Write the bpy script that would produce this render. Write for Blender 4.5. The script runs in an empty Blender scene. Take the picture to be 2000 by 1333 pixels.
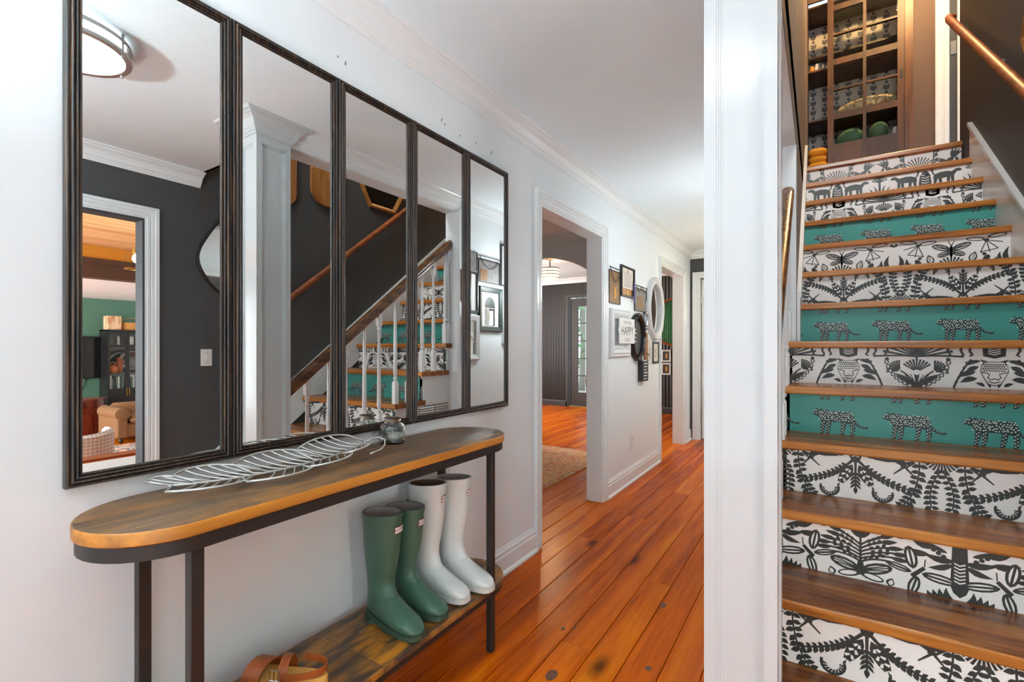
import bpy, bmesh, math, random
from mathutils import Vector, Matrix
random.seed(7)
PI = math.pi
scene = bpy.context.scene
COL = scene.collection

# ------------------------------------------------------------------ camera
cam_d = bpy.data.cameras.new('camera')
cam = bpy.data.objects.new('camera', cam_d)
COL.objects.link(cam)
cam_d.sensor_width = 36.0
cam_d.lens = 930.92 * 36.0 / 2000.0
cam_d.shift_y = 11.6 / 2000.0
cam_d.clip_start = 0.02
cam.location = (1.347, 0.0, 1.1503)
cam.rotation_euler = (math.radians(90), 0, math.radians(32.74))
scene.camera = cam

# ------------------------------------------------------------------ world, exposure
scene.view_settings.view_transform = 'Standard'
scene.view_settings.look = 'None'
scene.view_settings.gamma = 1.0
scene.view_settings.use_curve_mapping = False
scene.view_settings.exposure = 0.85
world = bpy.data.worlds.new('daylight')
scene.world = world
world.use_nodes = True
wn = world.node_tree
bgn = wn.nodes['Background']
bgn.inputs[0].default_value = (0.86, 0.93, 1.0, 1)
bgn.inputs[1].default_value = 1.0
scene.cycles.max_bounces = 9
scene.cycles.diffuse_bounces = 5
scene.cycles.use_adaptive_sampling = True
scene.cycles.adaptive_threshold = 0.12
scene.cycles.adaptive_min_samples = 16
scene.cycles.glossy_bounces = 6
scene.cycles.transmission_bounces = 8
scene.cycles.transparent_max_bounces = 10
scene.cycles.sample_clamp_indirect = 6.0
scene.cycles.caustics_reflective = False
scene.cycles.caustics_refractive = False


def area(name, loc, rot, sx, sy, power, color=(1, 1, 1), spread=180):
    d = bpy.data.lights.new(name, 'AREA')
    d.shape = 'RECTANGLE'
    d.size = sx
    d.size_y = sy
    d.energy = power
    d.color = color
    d.spread = math.radians(spread)
    o = bpy.data.objects.new(name, d)
    COL.objects.link(o)
    o.location = loc
    o.rotation_euler = rot
    return o


def point(name, loc, power, color=(1, 1, 1), r=0.06):
    d = bpy.data.lights.new(name, 'POINT')
    d.energy = power
    d.color = color
    d.shadow_soft_size = r
    o = bpy.data.objects.new(name, d)
    COL.objects.link(o)
    o.location = loc
    return o


R90 = math.radians(90)
# daylight through the glazed entrance behind the camera (faces +Y) and an added side fill light
area('entrance_daylight', (1.15, -1.92, 1.1), (R90, 0, 0), 1.9, 2.05, 5, (0.86, 0.95, 1.0))
area('foyer_side_fill', (2.25, -0.95, 1.0), (R90, 0, R90), 1.3, 1.9, 12.5, (0.86, 0.95, 1.0))  # added to light the left wall; the right wall has no window
# added fill light brightening the risers; this wall has no window (faces +Y)
area('stair_fill', (1.72, 1.66, 3.5), (math.radians(58), 0, 0), 0.85, 1.4, 17, (0.92, 0.97, 1.0), 110)
# added fill light in the dining room, far wall has no window (faces +X)
area('dining_fill', (-4.3, 6.3, 1.4), (R90, 0, -R90), 2.2, 1.5, 55, (0.95, 0.98, 1.0))
# daylight in the living room (its window wall, faces +Y)
area('living_daylight', (7.6, -0.9, 1.0), (R90, 0, 0), 3.6, 1.7, 150, (0.97, 0.99, 1.0))
# the pine-ceiled room: window on its -Y side
area('pine_room_daylight', (4.0, -1.4, 1.3), (R90, 0, 0), 2.0, 1.6, 40, (1.0, 0.98, 0.95))


# ------------------------------------------------------------------ materials
def lin(c):
    c = c / 255.0
    return c / 12.92 if c <= 0.04045 else ((c + 0.055) / 1.055) ** 2.4


def S(r, g, b):
    return (lin(r), lin(g), lin(b), 1.0)


MATS = {}


def new_mat(name):
    m = bpy.data.materials.new(name)
    m.use_nodes = True
    MATS[name] = m
    nt = m.node_tree
    b = nt.nodes['Principled BSDF']
    return m, nt, b


def N(nt, t, **kw):
    n = nt.nodes.new(t)
    for k, v in kw.items():
        setattr(n, k, v)
    return n


def plain(name, col, rough=0.5, metal=0.0, noise=0.0, nscale=30.0, bump=0.0, bscale=200.0, spec=0.5, coat=0.0):
    m, nt, b = new_mat(name)
    b.inputs['Base Color'].default_value = col
    b.inputs['Roughness'].default_value = rough
    b.inputs['Metallic'].default_value = metal
    b.inputs['Specular IOR Level'].default_value = spec
    if coat:
        b.inputs['Coat Weight'].default_value = coat
        b.inputs['Coat Roughness'].default_value = 0.08
    if noise or bump:
        g = N(nt, 'ShaderNodeNewGeometry')
    if noise:
        t = N(nt, 'ShaderNodeTexNoise')
        t.inputs['Scale'].default_value = nscale
        t.inputs['Detail'].default_value = 5
        nt.links.new(g.outputs['Position'], t.inputs['Vector'])
        mx = N(nt, 'ShaderNodeMix', data_type='RGBA')
        mx.inputs[6].default_value = tuple(c * (1 - noise) for c in col[:3]) + (1,)
        mx.inputs[7].default_value = tuple(min(1, c * (1 + noise)) for c in col[:3]) + (1,)
        nt.links.new(t.outputs['Fac'], mx.inputs[0])
        nt.links.new(mx.outputs[2], b.inputs['Base Color'])
    if bump:
        t2 = N(nt, 'ShaderNodeTexNoise')
        t2.inputs['Scale'].default_value = bscale
        t2.inputs['Detail'].default_value = 3
        nt.links.new(g.outputs['Position'], t2.inputs['Vector'])
        bp = N(nt, 'ShaderNodeBump')
        bp.inputs['Strength'].default_value = bump
        bp.inputs['Distance'].default_value = 0.002
        nt.links.new(t2.outputs['Fac'], bp.inputs['Height'])
        nt.links.new(bp.outputs['Normal'], b.inputs['Normal'])
    return m


def wood(name, dark, mid, light, axis='Y', rough=0.3, stretch=14.0, scale=9.0, coat=0.0, per_obj=0.12, knots=0.0, rings=0.35, bump=0.05):
    """grain runs along axis; each object shifts in tone and in its place on the log"""
    m, nt, b = new_mat(name)
    b.inputs['Roughness'].default_value = rough
    if coat:
        b.inputs['Coat Weight'].default_value = coat
        b.inputs['Coat Roughness'].default_value = 0.12
    g = N(nt, 'ShaderNodeNewGeometry')
    oi = N(nt, 'ShaderNodeObjectInfo')
    off = N(nt, 'ShaderNodeMath', operation='MULTIPLY')
    off.inputs[1].default_value = 37.0
    nt.links.new(oi.outputs['Random'], off.inputs[0])
    add = N(nt, 'ShaderNodeVectorMath', operation='ADD')
    nt.links.new(g.outputs['Position'], add.inputs[0])
    nt.links.new(off.outputs[0], add.inputs[1])
    mp = N(nt, 'ShaderNodeMapping')
    sc = [scale] * 3
    sc['XYZ'.index(axis)] = scale / stretch
    mp.inputs['Scale'].default_value = sc
    nt.links.new(add.outputs[0], mp.inputs['Vector'])
    n1 = N(nt, 'ShaderNodeTexNoise')
    n1.inputs['Scale'].default_value = 1.0
    n1.inputs['Detail'].default_value = 6
    n1.inputs['Distortion'].default_value = 1.2
    nt.links.new(mp.outputs[0], n1.inputs['Vector'])
    n2 = N(nt, 'ShaderNodeTexNoise')
    n2.inputs['Scale'].default_value = 7.0
    n2.inputs['Detail'].default_value = 4
    nt.links.new(mp.outputs[0], n2.inputs['Vector'])
    mul = N(nt, 'ShaderNodeMath', operation='MULTIPLY_ADD')
    mul.inputs[1].default_value = rings
    nt.links.new(n2.outputs['Fac'], mul.inputs[0])
    nt.links.new(n1.outputs['Fac'], mul.inputs[2])
    sub = N(nt, 'ShaderNodeMath', operation='SUBTRACT')
    sub.inputs[1].default_value = rings * 0.5
    nt.links.new(mul.outputs[0], sub.inputs[0])
    rnd = N(nt, 'ShaderNodeMath', operation='MULTIPLY_ADD')
    rnd.inputs[1].default_value = per_obj * 2
    rnd.inputs[2].default_value = -per_obj
    nt.links.new(oi.outputs['Random'], rnd.inputs[0])
    sm = N(nt, 'ShaderNodeMath', operation='ADD')
    nt.links.new(sub.outputs[0], sm.inputs[0])
    nt.links.new(rnd.outputs[0], sm.inputs[1])
    cr = N(nt, 'ShaderNodeValToRGB')
    e = cr.color_ramp.elements
    e[0].position = 0.25
    e[0].color = dark
    e[1].position = 0.75
    e[1].color = light
    k = e.new(0.5)
    k.color = mid
    nt.links.new(sm.outputs[0], cr.inputs[0])
    out = cr.outputs[0]
    if knots:
        v = N(nt, 'ShaderNodeTexVoronoi')
        v.inputs['Scale'].default_value = knots
        mp2 = N(nt, 'ShaderNodeMapping')
        s2 = [1.0] * 3
        s2['XYZ'.index(axis)] = 0.45
        mp2.inputs['Scale'].default_value = s2
        nt.links.new(add.outputs[0], mp2.inputs['Vector'])
        nt.links.new(mp2.outputs[0], v.inputs['Vector'])
        kr = N(nt, 'ShaderNodeValToRGB')
        kr.color_ramp.elements[0].position = 0.03
        kr.color_ramp.elements[0].color = (0.12, 0.1, 0.1, 1)
        kr.color_ramp.elements[1].position = 0.12
        kr.color_ramp.elements[1].color = (1, 1, 1, 1)
        nt.links.new(v.outputs['Distance'], kr.inputs[0])
        mm = N(nt, 'ShaderNodeMix', data_type='RGBA', blend_type='MULTIPLY')
        mm.inputs[0].default_value = 0.85
        nt.links.new(out, mm.inputs[6])
        nt.links.new(kr.outputs[0], mm.inputs[7])
        out = mm.outputs[2]
    nt.links.new(out, b.inputs['Base Color'])
    if bump:
        bp = N(nt, 'ShaderNodeBump')
        bp.inputs['Strength'].default_value = bump
        bp.inputs['Distance'].default_value = 0.004
        nt.links.new(n1.outputs['Fac'], bp.inputs['Height'])
        nt.links.new(bp.outputs['Normal'], b.inputs['Normal'])
    return m


plain('wall_paint', S(228, 235, 237), 0.55, noise=0.02, nscale=6, bump=0.06, bscale=260)
plain('ceiling_paint', S(230, 243, 247), 0.7, bump=0.25, bscale=150)
plain('trim_paint', S(229, 235, 236), 0.22, noise=0.015, nscale=20, bump=0.03, bscale=60)
plain('column_paint', S(200, 205, 206), 0.16, noise=0.02, nscale=15, bump=0.06, bscale=40)
plain('charcoal_paint', S(70, 71, 72), 0.55, noise=0.08, nscale=9, bump=0.08, bscale=220)
plain('charcoal_gloss', S(72, 78, 84), 0.6, spec=0.2)
plain('stairwell_paint', S(128, 116, 106), 0.5, noise=0.06, nscale=10, bump=0.06, bscale=220)
plain('green_paint', S(84, 126, 106), 0.6, noise=0.05, nscale=3)
plain('living_ceiling', S(226, 231, 233), 0.7)
plain('dark_board_paint', S(58, 52, 50), 0.5, noise=0.15, nscale=7)
plain('sub_floor', S(40, 20, 8), 0.8)
plain('seam_dirt', S(190, 165, 120), 0.9)
plain('frame_black', S(38, 35, 33), 0.38, noise=0.25, nscale=60)
plain('iron', S(46, 42, 40), 0.45, metal=0.3, noise=0.15, nscale=80)
plain('black_satin', S(28, 27, 28), 0.4)
plain('black_gloss', S(12, 12, 13), 0.12)
plain('brushed_nickel', S(170, 168, 164), 0.3, metal=1.0)
plain('chrome', S(210, 210, 208), 0.15, metal=1.0)
plain('brass', S(190, 150, 80), 0.3, metal=1.0)
plain('white_wire', S(205, 203, 198), 0.35, metal=0.6)
plain('white_plastic', S(228, 228, 224), 0.35)
plain('paper_print', S(243, 243, 239), 0.42)
plain('ink_print', S(52, 56, 53), 0.4)
plain('teal_paper', S(66, 154, 143), 0.38, noise=0.04, nscale=40)
plain('leopard_ink', S(30, 48, 46), 0.4)
plain('leopard_spot', S(196, 212, 204), 0.5)
plain('green_rubber', S(62, 95, 78), 0.42, noise=0.12, nscale=22, bump=0.03, bscale=60)
plain('green_rubber_sole', S(46, 70, 57), 0.55)
plain('white_rubber', S(206, 211, 208), 0.3, noise=0.03, nscale=20)
plain('white_rubber_sole', S(196, 200, 196), 0.5)
plain('boot_lining', S(176, 170, 168), 0.9, noise=0.1, nscale=60)
plain('brown_lining', S(120, 96, 78), 0.9, noise=0.15, nscale=60)
plain('label_white', S(238, 234, 230), 0.4)
plain('label_red', S(176, 48, 40), 0.4)
plain('leather_tan', S(152, 76, 28), 0.45, noise=0.15, nscale=40, bump=0.08, bscale=220)
plain('leather_dark', S(92, 52, 32), 0.45, noise=0.2, nscale=40)
plain('cork_tan', S(222, 164, 78), 0.6, noise=0.12, nscale=70)
plain('tan_suede', S(132, 94, 60), 0.85, noise=0.15, nscale=14)
plain('terracotta', S(196, 104, 48), 0.6, noise=0.1, nscale=25)
plain('ornate_white', S(214, 217, 216), 0.5, noise=0.08, nscale=60, bump=0.5, bscale=70)
plain('ornate_black', S(34, 32, 31), 0.35, bump=0.5, bscale=70)
plain('chalk_board', S(62, 66, 68), 0.5, noise=0.1, nscale=25)
plain('frame_green_black', S(46, 58, 55), 0.4)
plain('ribbon_blue', S(44, 46, 120), 0.5)
plain('cream_paper', S(216, 208, 194), 0.7, noise=0.04, nscale=40)
plain('mat_white', S(226, 226, 222), 0.7)
plain('curtain_green', S(64, 120, 90), 0.8)
plain('foliage', S(150, 184, 140), 0.8, noise=0.4, nscale=9)
plain('bark', S(170, 166, 156), 0.9, noise=0.2, nscale=20)
plain('porch_boards', S(190, 190, 190), 0.8)
plain('pot_pink', S(216, 150, 130), 0.6)
plain('yellow_cloth', S(232, 158, 40), 0.85, noise=0.1, nscale=120, bump=0.3, bscale=300)
plain('green_towel', S(104, 138, 104), 0.95, noise=0.2, nscale=60, bump=0.5, bscale=150)
plain('silver_ware', S(160, 162, 164), 0.3, metal=0.8, noise=0.4, nscale=30)
plain('book_white', S(214, 214, 210), 0.7)
plain('book_green', S(104, 128, 110), 0.7)
plain('book_dark', S(60, 62, 66), 0.7)
plain('book_red', S(170, 80, 50), 0.7)
plain('photo_brown', S(128, 96, 60), 0.5, noise=0.6, nscale=22)
plain('photo_grey', S(120, 118, 116), 0.5, noise=0.6, nscale=25)
plain('photo_gold', S(206, 140, 50), 0.5, noise=0.5, nscale=40)
plain('brown_wall', S(92, 70, 60), 0.6, noise=0.08, nscale=12)
plain('straw', S(206, 150, 84), 0.8, noise=0.3, nscale=90, bump=0.6, bscale=120)
plain('orange_board', S(240, 170, 64), 0.5, noise=0.05, nscale=6)
plain('mat_pale', S(196, 210, 220), 0.8, noise=0.1, nscale=30)
wood('floor_pine', S(146, 56, 2), S(202, 92, 4), S(222, 120, 12), 'Y', 0.27, 16, 9, coat=0.0, per_obj=0.13, knots=3.0)
MATS['floor_pine'].node_tree.nodes['Principled BSDF'].inputs['Specular IOR Level'].default_value = 0.08
wood('tread_wood', S(74, 40, 18), S(136, 80, 34), S(186, 122, 58), 'X', 0.26, 12, 12, coat=0.0, per_obj=0.08)
MATS['tread_wood'].node_tree.nodes['Principled BSDF'].inputs['Specular IOR Level'].default_value = 0.3
wood('nosing_wood', S(118, 66, 24), S(178, 112, 44), S(206, 142, 70), 'X', 0.3, 12, 14, coat=0.15, per_obj=0.1)
wood('rail_wood', S(66, 42, 26), S(116, 74, 38), S(168, 108, 52), 'Y', 0.25, 10, 14, coat=0.2)
wood('rail_red_wood', S(96, 46, 20), S(140, 72, 32), S(172, 98, 48), 'Y', 0.45, 10, 14)
wood('table_wood', S(60, 47, 37), S(100, 73, 49), S(144, 96, 46), 'Y', 0.45, 5, 14, rings=0.45, per_obj=0.02)
wood('table_edge_wood', S(104, 66, 30), S(168, 104, 32), S(200, 130, 44), 'Y', 0.4, 10, 12, per_obj=0.02)
wood('pine_ceiling', S(216, 160, 96), S(238, 196, 140), S(248, 218, 172), 'Y', 0.45, 14, 6, knots=2.6, per_obj=0.08)
wood('dark_cabinet_wood', S(36, 19, 9), S(60, 33, 15), S(86, 50, 24), 'Z', 0.45, 10, 10)
wood('post_wood', S(60, 32, 14), S(90, 52, 22), S(116, 70, 32), 'Z', 0.4, 10, 10)
wood('mahogany', S(70, 24, 14), S(112, 44, 26), S(146, 66, 40), 'Z', 0.2, 8, 8, coat=0.3)
wood('frame_oak', S(120, 76, 34), S(156, 102, 48), S(186, 130, 70), 'Z', 0.35, 10, 14)
wood('box_wood', S(176, 110, 50), S(224, 190, 150), S(236, 226, 206), 'Z', 0.6, 3, 14)


def shelf_patch_mat():
    """dark stained shelf board with worn rectangular bare patches"""
    m, nt, b = new_mat('shelf_worn_wood')
    g = N(nt, 'ShaderNodeNewGeometry')
    mp = N(nt, 'ShaderNodeMapping')
    mp.inputs['Rotation'].default_value = (0, 0, 0)
    mp.inputs['Scale'].default_value = (1, 1, 1)
    nt.links.new(g.outputs['Position'], mp.inputs[0])
    br = N(nt, 'ShaderNodeTexBrick')
    br.inputs['Scale'].default_value = 2.6
    br.inputs['Brick Width'].default_value = 0.42
    br.inputs['Row Height'].default_value = 0.3
    br.inputs['Color1'].default_value = S(188, 122, 30)
    br.inputs['Color2'].default_value = S(134, 90, 42)
    br.inputs['Mortar'].default_value = S(84, 64, 46)
    br.inputs['Mortar Size'].default_value = 0.004
    br.inputs['Mortar Smooth'].default_value = 0.6
    nt.links.new(mp.outputs[0], br.inputs['Vector'])
    n = N(nt, 'ShaderNodeTexNoise')
    n.inputs['Scale'].default_value = 11
    n.inputs['Detail'].default_value = 8
    mq = N(nt, 'ShaderNodeMapping')
    mq.inputs['Scale'].default_value = (2.6, 0.8, 1)
    nt.links.new(g.outputs['Position'], mq.inputs[0])
    nt.links.new(mq.outputs[0], n.inputs['Vector'])
    rp = N(nt, 'ShaderNodeValToRGB')
    rp.color_ramp.elements[0].position = 0.38
    rp.color_ramp.elements[1].position = 0.62
    nt.links.new(n.outputs['Fac'], rp.inputs[0])
    mx = N(nt, 'ShaderNodeMix', data_type='RGBA')
    mx.inputs[7].default_value = S(70, 54, 42)
    nt.links.new(rp.outputs[0], mx.inputs[0])
    nt.links.new(br.outputs[0], mx.inputs[6])
    nt.links.new(mx.outputs[2], b.inputs['Base Color'])
    b.inputs['Roughness'].default_value = 0.4


shelf_patch_mat()


def mirror_mat(name='mirror_glass', col=(0.93, 0.95, 0.94, 1)):
    m, nt, b = new_mat(name)
    b.inputs['Base Color'].default_value = col
    b.inputs['Metallic'].default_value = 1.0
    b.inputs['Roughness'].default_value = 0.0


mirror_mat()


def pane_mat(name='pane_glass', tint=(0.95, 0.97, 0.96, 1), gloss=0.012):
    m, nt, b = new_mat(name)
    nt.nodes.remove(b)
    o = nt.nodes['Material Output']
    t = N(nt, 'ShaderNodeBsdfTransparent')
    t.inputs[0].default_value = tint
    gl = N(nt, 'ShaderNodeBsdfGlossy')
    gl.inputs['Roughness'].default_value = 0.02
    mx = N(nt, 'ShaderNodeMixShader')
    mx.inputs[0].default_value = gloss
    nt.links.new(t.outputs[0], mx.inputs[1])
    nt.links.new(gl.outputs[0], mx.inputs[2])
    nt.links.new(mx.outputs[0], o.inputs[0])


pane_mat()


def glass_mat():
    m, nt, b = new_mat('jar_glass')
    b.inputs['Base Color'].default_value = (0.93, 0.97, 0.95, 1)
    b.inputs['Roughness'].default_value = 0.0
    b.inputs['Transmission Weight'].default_value = 1.0
    b.inputs['IOR'].default_value = 1.45


glass_mat()


def emit_mat(name, col, strength):
    m, nt, b = new_mat(name)
    b.inputs['Base Color'].default_value = col
    b.inputs['Emission Color'].default_value = col
    b.inputs['Emission Strength'].default_value = strength


emit_mat('lamp_diffuser', (0.9, 0.96, 1.0, 1), 4.5)
emit_mat('hall_fill_glow', (0.9, 0.95, 1.0, 1), 20.0)
emit_mat('torchiere_fill_glow', (0.84, 0.95, 1.0, 1), 230.0)
emit_mat('hall_end_fill_glow', (1.0, 0.84, 0.62, 1), 17.0)
emit_mat('added_landing_glow', (1.0, 0.60, 0.26, 1), 850.0)
emit_mat('lamp_shade_warm', (1.0, 0.62, 0.28, 1), 2.2)
emit_mat('bulb_warm', (1.0, 0.85, 0.6, 1), 120.0)


def beadboard_mat():
    m, nt, b = new_mat('beadboard_dark')
    g = N(nt, 'ShaderNodeNewGeometry')
    w = N(nt, 'ShaderNodeTexWave', wave_type='BANDS', bands_direction='X', wave_profile='SIN')
    w.inputs['Scale'].default_value = 5.5
    nt.links.new(g.outputs['Position'], w.inputs['Vector'])
    bp = N(nt, 'ShaderNodeBump')
    bp.inputs['Strength'].default_value = 0.8
    bp.inputs['Distance'].default_value = 0.01
    nt.links.new(w.outputs['Fac'], bp.inputs['Height'])
    nt.links.new(bp.outputs['Normal'], b.inputs['Normal'])
    b.inputs['Base Color'].default_value = S(38, 32, 30)
    b.inputs['Roughness'].default_value = 0.42


beadboard_mat()


def check_fabric():
    m, nt, b = new_mat('check_fabric')
    g = N(nt, 'ShaderNodeTexCoord')
    mp = N(nt, 'ShaderNodeMapping')
    mp.inputs['Scale'].default_value = (1, 1, 1)
    nt.links.new(g.outputs['Object'], mp.inputs[0])
    br = N(nt, 'ShaderNodeTexBrick')
    br.offset = 0.0
    br.inputs['Scale'].default_value = 24
    br.inputs['Brick Width'].default_value = 1.0
    br.inputs['Row Height'].default_value = 1.0
    br.inputs['Mortar Size'].default_value = 0.09
    br.inputs['Color1'].default_value = S(170, 173, 172)
    br.inputs['Color2'].default_value = S(176, 178, 176)
    br.inputs['Mortar'].default_value = S(226, 228, 226)
    sx = N(nt, 'ShaderNodeSeparateXYZ')
    cx = N(nt, 'ShaderNodeCombineXYZ')
    nt.links.new(mp.outputs[0], sx.inputs[0])
    nt.links.new(sx.outputs['Y'], cx.inputs['X'])
    nt.links.new(sx.outputs['Z'], cx.inputs['Y'])
    nt.links.new(cx.outputs[0], br.inputs['Vector'])
    nt.links.new(br.outputs[0], b.inputs['Base Color'])
    b.inputs['Roughness'].default_value = 0.9


check_fabric()


def rug_mat(name, a, bb, cc, sc):
    m, nt, b = new_mat(name)
    g = N(nt, 'ShaderNodeNewGeometry')
    v = N(nt, 'ShaderNodeTexVoronoi')
    v.inputs['Scale'].default_value = sc
    nt.links.new(g.outputs['Position'], v.inputs['Vector'])
    n = N(nt, 'ShaderNodeTexNoise')
    n.inputs['Scale'].default_value = sc * 1.6
    n.inputs['Detail'].default_value = 6
    nt.links.new(g.outputs['Position'], n.inputs['Vector'])
    ad = N(nt, 'ShaderNodeMath', operation='MULTIPLY_ADD')
    ad.inputs[1].default_value = 0.6
    nt.links.new(v.outputs['Distance'], ad.inputs[0])
    nt.links.new(n.outputs['Fac'], ad.inputs[2])
    cr = N(nt, 'ShaderNodeValToRGB')
    cr.color_ramp.interpolation = 'CONSTANT'
    e = cr.color_ramp.elements
    e[0].position = 0
    e[0].color = a
    e[1].position = 0.62
    e[1].color = bb
    k = e.new(0.78)
    k.color = cc
    k2 = e.new(0.88)
    k2.color = a
    nt.links.new(ad.outputs[0], cr.inputs[0])
    nt.links.new(cr.outputs[0], b.inputs['Base Color'])
    b.inputs['Roughness'].default_value = 0.95


rug_mat('rug_orange', S(224, 168, 106), S(208, 116, 96), S(204, 186, 150), 20)
rug_mat('rug_pink', S(196, 176, 150), S(190, 92, 84), S(206, 160, 80), 26)
rug_mat('rug_blue', S(206, 190, 176), S(96, 110, 122), S(208, 150, 120), 9)


def wallpaper_mat():
    m, nt, b = new_mat('leaf_wallpaper')
    b.inputs['Base Color'].default_value = S(214, 206, 196)
    b.inputs['Roughness'].default_value = 0.7


wallpaper_mat()
plain('wallpaper_ink', S(104, 104, 110), 0.7)
plain('pillow_print', S(226, 206, 170), 0.9)


# ------------------------------------------------------------------ mesh helpers
class MB:
    def __init__(s):
        s.v = []
        s.f = []
        s.mi = []

    def add(s, vs, fs, mi=0):
        o = len(s.v)
        s.v += [tuple(p) for p in vs]
        for f in fs:
            s.f.append([o + i for i in f])
            s.mi.append(mi)

    def box(s, x0, x1, y0, y1, z0, z1, mi=0):
        s.add([(x0, y0, z0), (x1, y0, z0), (x1, y1, z0), (x0, y1, z0), (x0, y0, z1), (x1, y0, z1), (x1, y1, z1), (x0, y1, z1)],
              [(0, 3, 2, 1), (4, 5, 6, 7), (0, 1, 5, 4), (1, 2, 6, 5), (2, 3, 7, 6), (3, 0, 4, 7)], mi)
        return s

    def bbox(s, x0, x1, y0, y1, z0, z1, b=0.004, mi=0):
        """box with chamfered edges along all sides"""
        rings = []
        for z, i in ((z0, b), (z0 + b, 0), (z1 - b, 0), (z1, b)):
            a0, a1, c0, c1 = x0 + i, x1 - i, y0 + i, y1 - i
            k = b if i == 0 else b * 0.5
            rings.append([(a0 + k, c0, z), (a1 - k, c0, z), (a1, c0 + k, z), (a1, c1 - k, z), (a1 - k, c1, z), (a0 + k, c1, z), (a0, c1 - k, z), (a0, c0 + k, z)])
        s.loft(rings, True, True, True, mi)
        return s

    def loft(s, rings, closed=True, cap0=True, cap1=True, mi=0):
        n = len(rings[0])
        vs = [p for r in rings for p in r]
        fs = []
        for i in range(len(rings) - 1):
            for j in range(n if closed else n - 1):
                a = i * n + j
                b = i * n + (j + 1) % n
                fs.append((a, b, b + n, a + n))
        if cap0:
            fs.append(tuple(reversed(range(n))))
        if cap1:
            fs.append(tuple(range((len(rings) - 1) * n, len(rings) * n)))
        s.add(vs, fs, mi)
        return s

    def prism(s, poly, axis, a, b, mi=0):
        """poly: 2D points in the two other axes (order XY / XZ / YZ), extruded a..b along axis"""
        def P(p, t):
            return {'X': (t, p[0], p[1]), 'Y': (p[0], t, p[1]), 'Z': (p[0], p[1], t)}[axis]
        s.loft([[P(p, a) for p in poly], [P(p, b) for p in poly]], True, True, True, mi)
        return s

    def tube(s, pts, r, n=8, mi=0, cyc=False):
        pts = [Vector(p) for p in pts]
        m = len(pts)
        rad = r if isinstance(r, (list, tuple)) else [r] * m
        rings = []
        up = None
        for i in range(m):
            if cyc:
                d = pts[(i + 1) % m] - pts[i - 1]
            else:
                d = pts[min(i + 1, m - 1)] - pts[max(i - 1, 0)]
            if d.length < 1e-9:
                d = Vector((0, 0, 1))
            d.normalize()
            if up is None:
                up = Vector((0, 0, 1)) if abs(d.z) < 0.9 else Vector((1, 0, 0))
            a = d.cross(up)
            if a.length < 1e-6:
                a = d.orthogonal()
            a.normalize()
            up = a.cross(d)
            rings.append([pts[i] + a * math.cos(t) * rad[i] + up * math.sin(t) * rad[i] for t in [2 * PI * k / n for k in range(n)]])
        if cyc:
            rings.append(rings[0])
        s.loft(rings, True, not cyc, not cyc, mi)
        return s

    def lathe(s, prof, c=(0, 0, 0), n=20, axis='Z', mi=0, caps=True):
        rings = []
        for r, h in prof:
            ring = []
            for k in range(n):
                t = 2 * PI * k / n
                if axis == 'Z':
                    ring.append((c[0] + r * math.cos(t), c[1] + r * math.sin(t), c[2] + h))
                elif axis == 'X':
                    ring.append((c[0] + h, c[1] + r * math.cos(t), c[2] + r * math.sin(t)))
                else:
                    ring.append((c[0] + r * math.cos(t), c[1] + h, c[2] + r * math.sin(t)))
            rings.append(ring)
        s.loft(rings, True, caps, caps, mi)
        return s

    def sphere(s, c, rx, ry, rz, n=12, m=8, mi=0):
        pr = []
        rings = []
        for i in range(1, m):
            a = PI * i / m
            rings.append([(c[0] + rx * math.sin(a) * math.cos(t), c[1] + ry * math.sin(a) * math.sin(t), c[2] - rz * math.cos(a)) for t in [2 * PI * k / n for k in range(n)]])
        s.loft(rings, True, True, True, mi)
        return s

    def build(s, name, mats, parent=None, smooth=False, label=None, cat=None, group=None, kind=None, fix=True, bevel=0.0, auto=None):
        me = bpy.data.meshes.new(name)
        v = s.v
        if parent is not None:
            base = world_loc(parent)
        else:
            xs = [p[0] for p in v]
            ys = [p[1] for p in v]
            zs = [p[2] for p in v]
            base = Vector(((min(xs) + max(xs)) / 2, (min(ys) + max(ys)) / 2, min(zs)))
        me.from_pydata([(p[0] - base[0], p[1] - base[1], p[2] - base[2]) for p in v], [], s.f)
        if not isinstance(mats, (list, tuple)):
            mats = [mats]
        for m in mats:
            me.materials.append(MATS[m])
        if len(mats) > 1:
            me.polygons.foreach_set('material_index', s.mi)
        if fix:
            bm = bmesh.new()
            bm.from_mesh(me)
            bmesh.ops.recalc_face_normals(bm, faces=bm.faces)
            bm.to_mesh(me)
            bm.free()
        if smooth:
            me.polygons.foreach_set('use_smooth', [True] * len(me.polygons))
            if auto is not None:
                me.set_sharp_from_angle(angle=math.radians(auto))
        me.update()
        o = bpy.data.objects.new(name, me)
        COL.objects.link(o)
        if parent is not None:
            o.parent = parent
        else:
            o.location = base
        if bevel:
            bv = o.modifiers.new('bevel', 'BEVEL')
            bv.width = bevel
            bv.segments = 2
            bv.limit_method = 'ANGLE'
        tag(o, label, cat, group, kind)
        return o


def world_loc(o):
    l = Vector(o.location)
    while o.parent:
        o = o.parent
        l = l + Vector(o.location)
    return l


def tag(o, label=None, cat=None, group=None, kind=None):
    if label:
        o['label'] = label
    if cat:
        o['category'] = cat
    if group:
        o['group'] = group
    if kind:
        o['kind'] = kind
    return o


def empty(name, loc, label=None, cat=None, group=None, kind=None):
    o = bpy.data.objects.new(name, None)
    COL.objects.link(o)
    o.location = loc
    o.empty_display_size = 0.05
    return tag(o, label, cat, group, kind)


def inst(src, loc, parent, name=None):
    """copy of a part sharing its mesh, moved by loc"""
    c = src.copy()
    COL.objects.link(c)
    c.parent = parent
    c.location = loc
    return c


def B(x0, x1, y0, y1, z0, z1):
    return MB().box(x0, x1, y0, y1, z0, z1)


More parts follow.
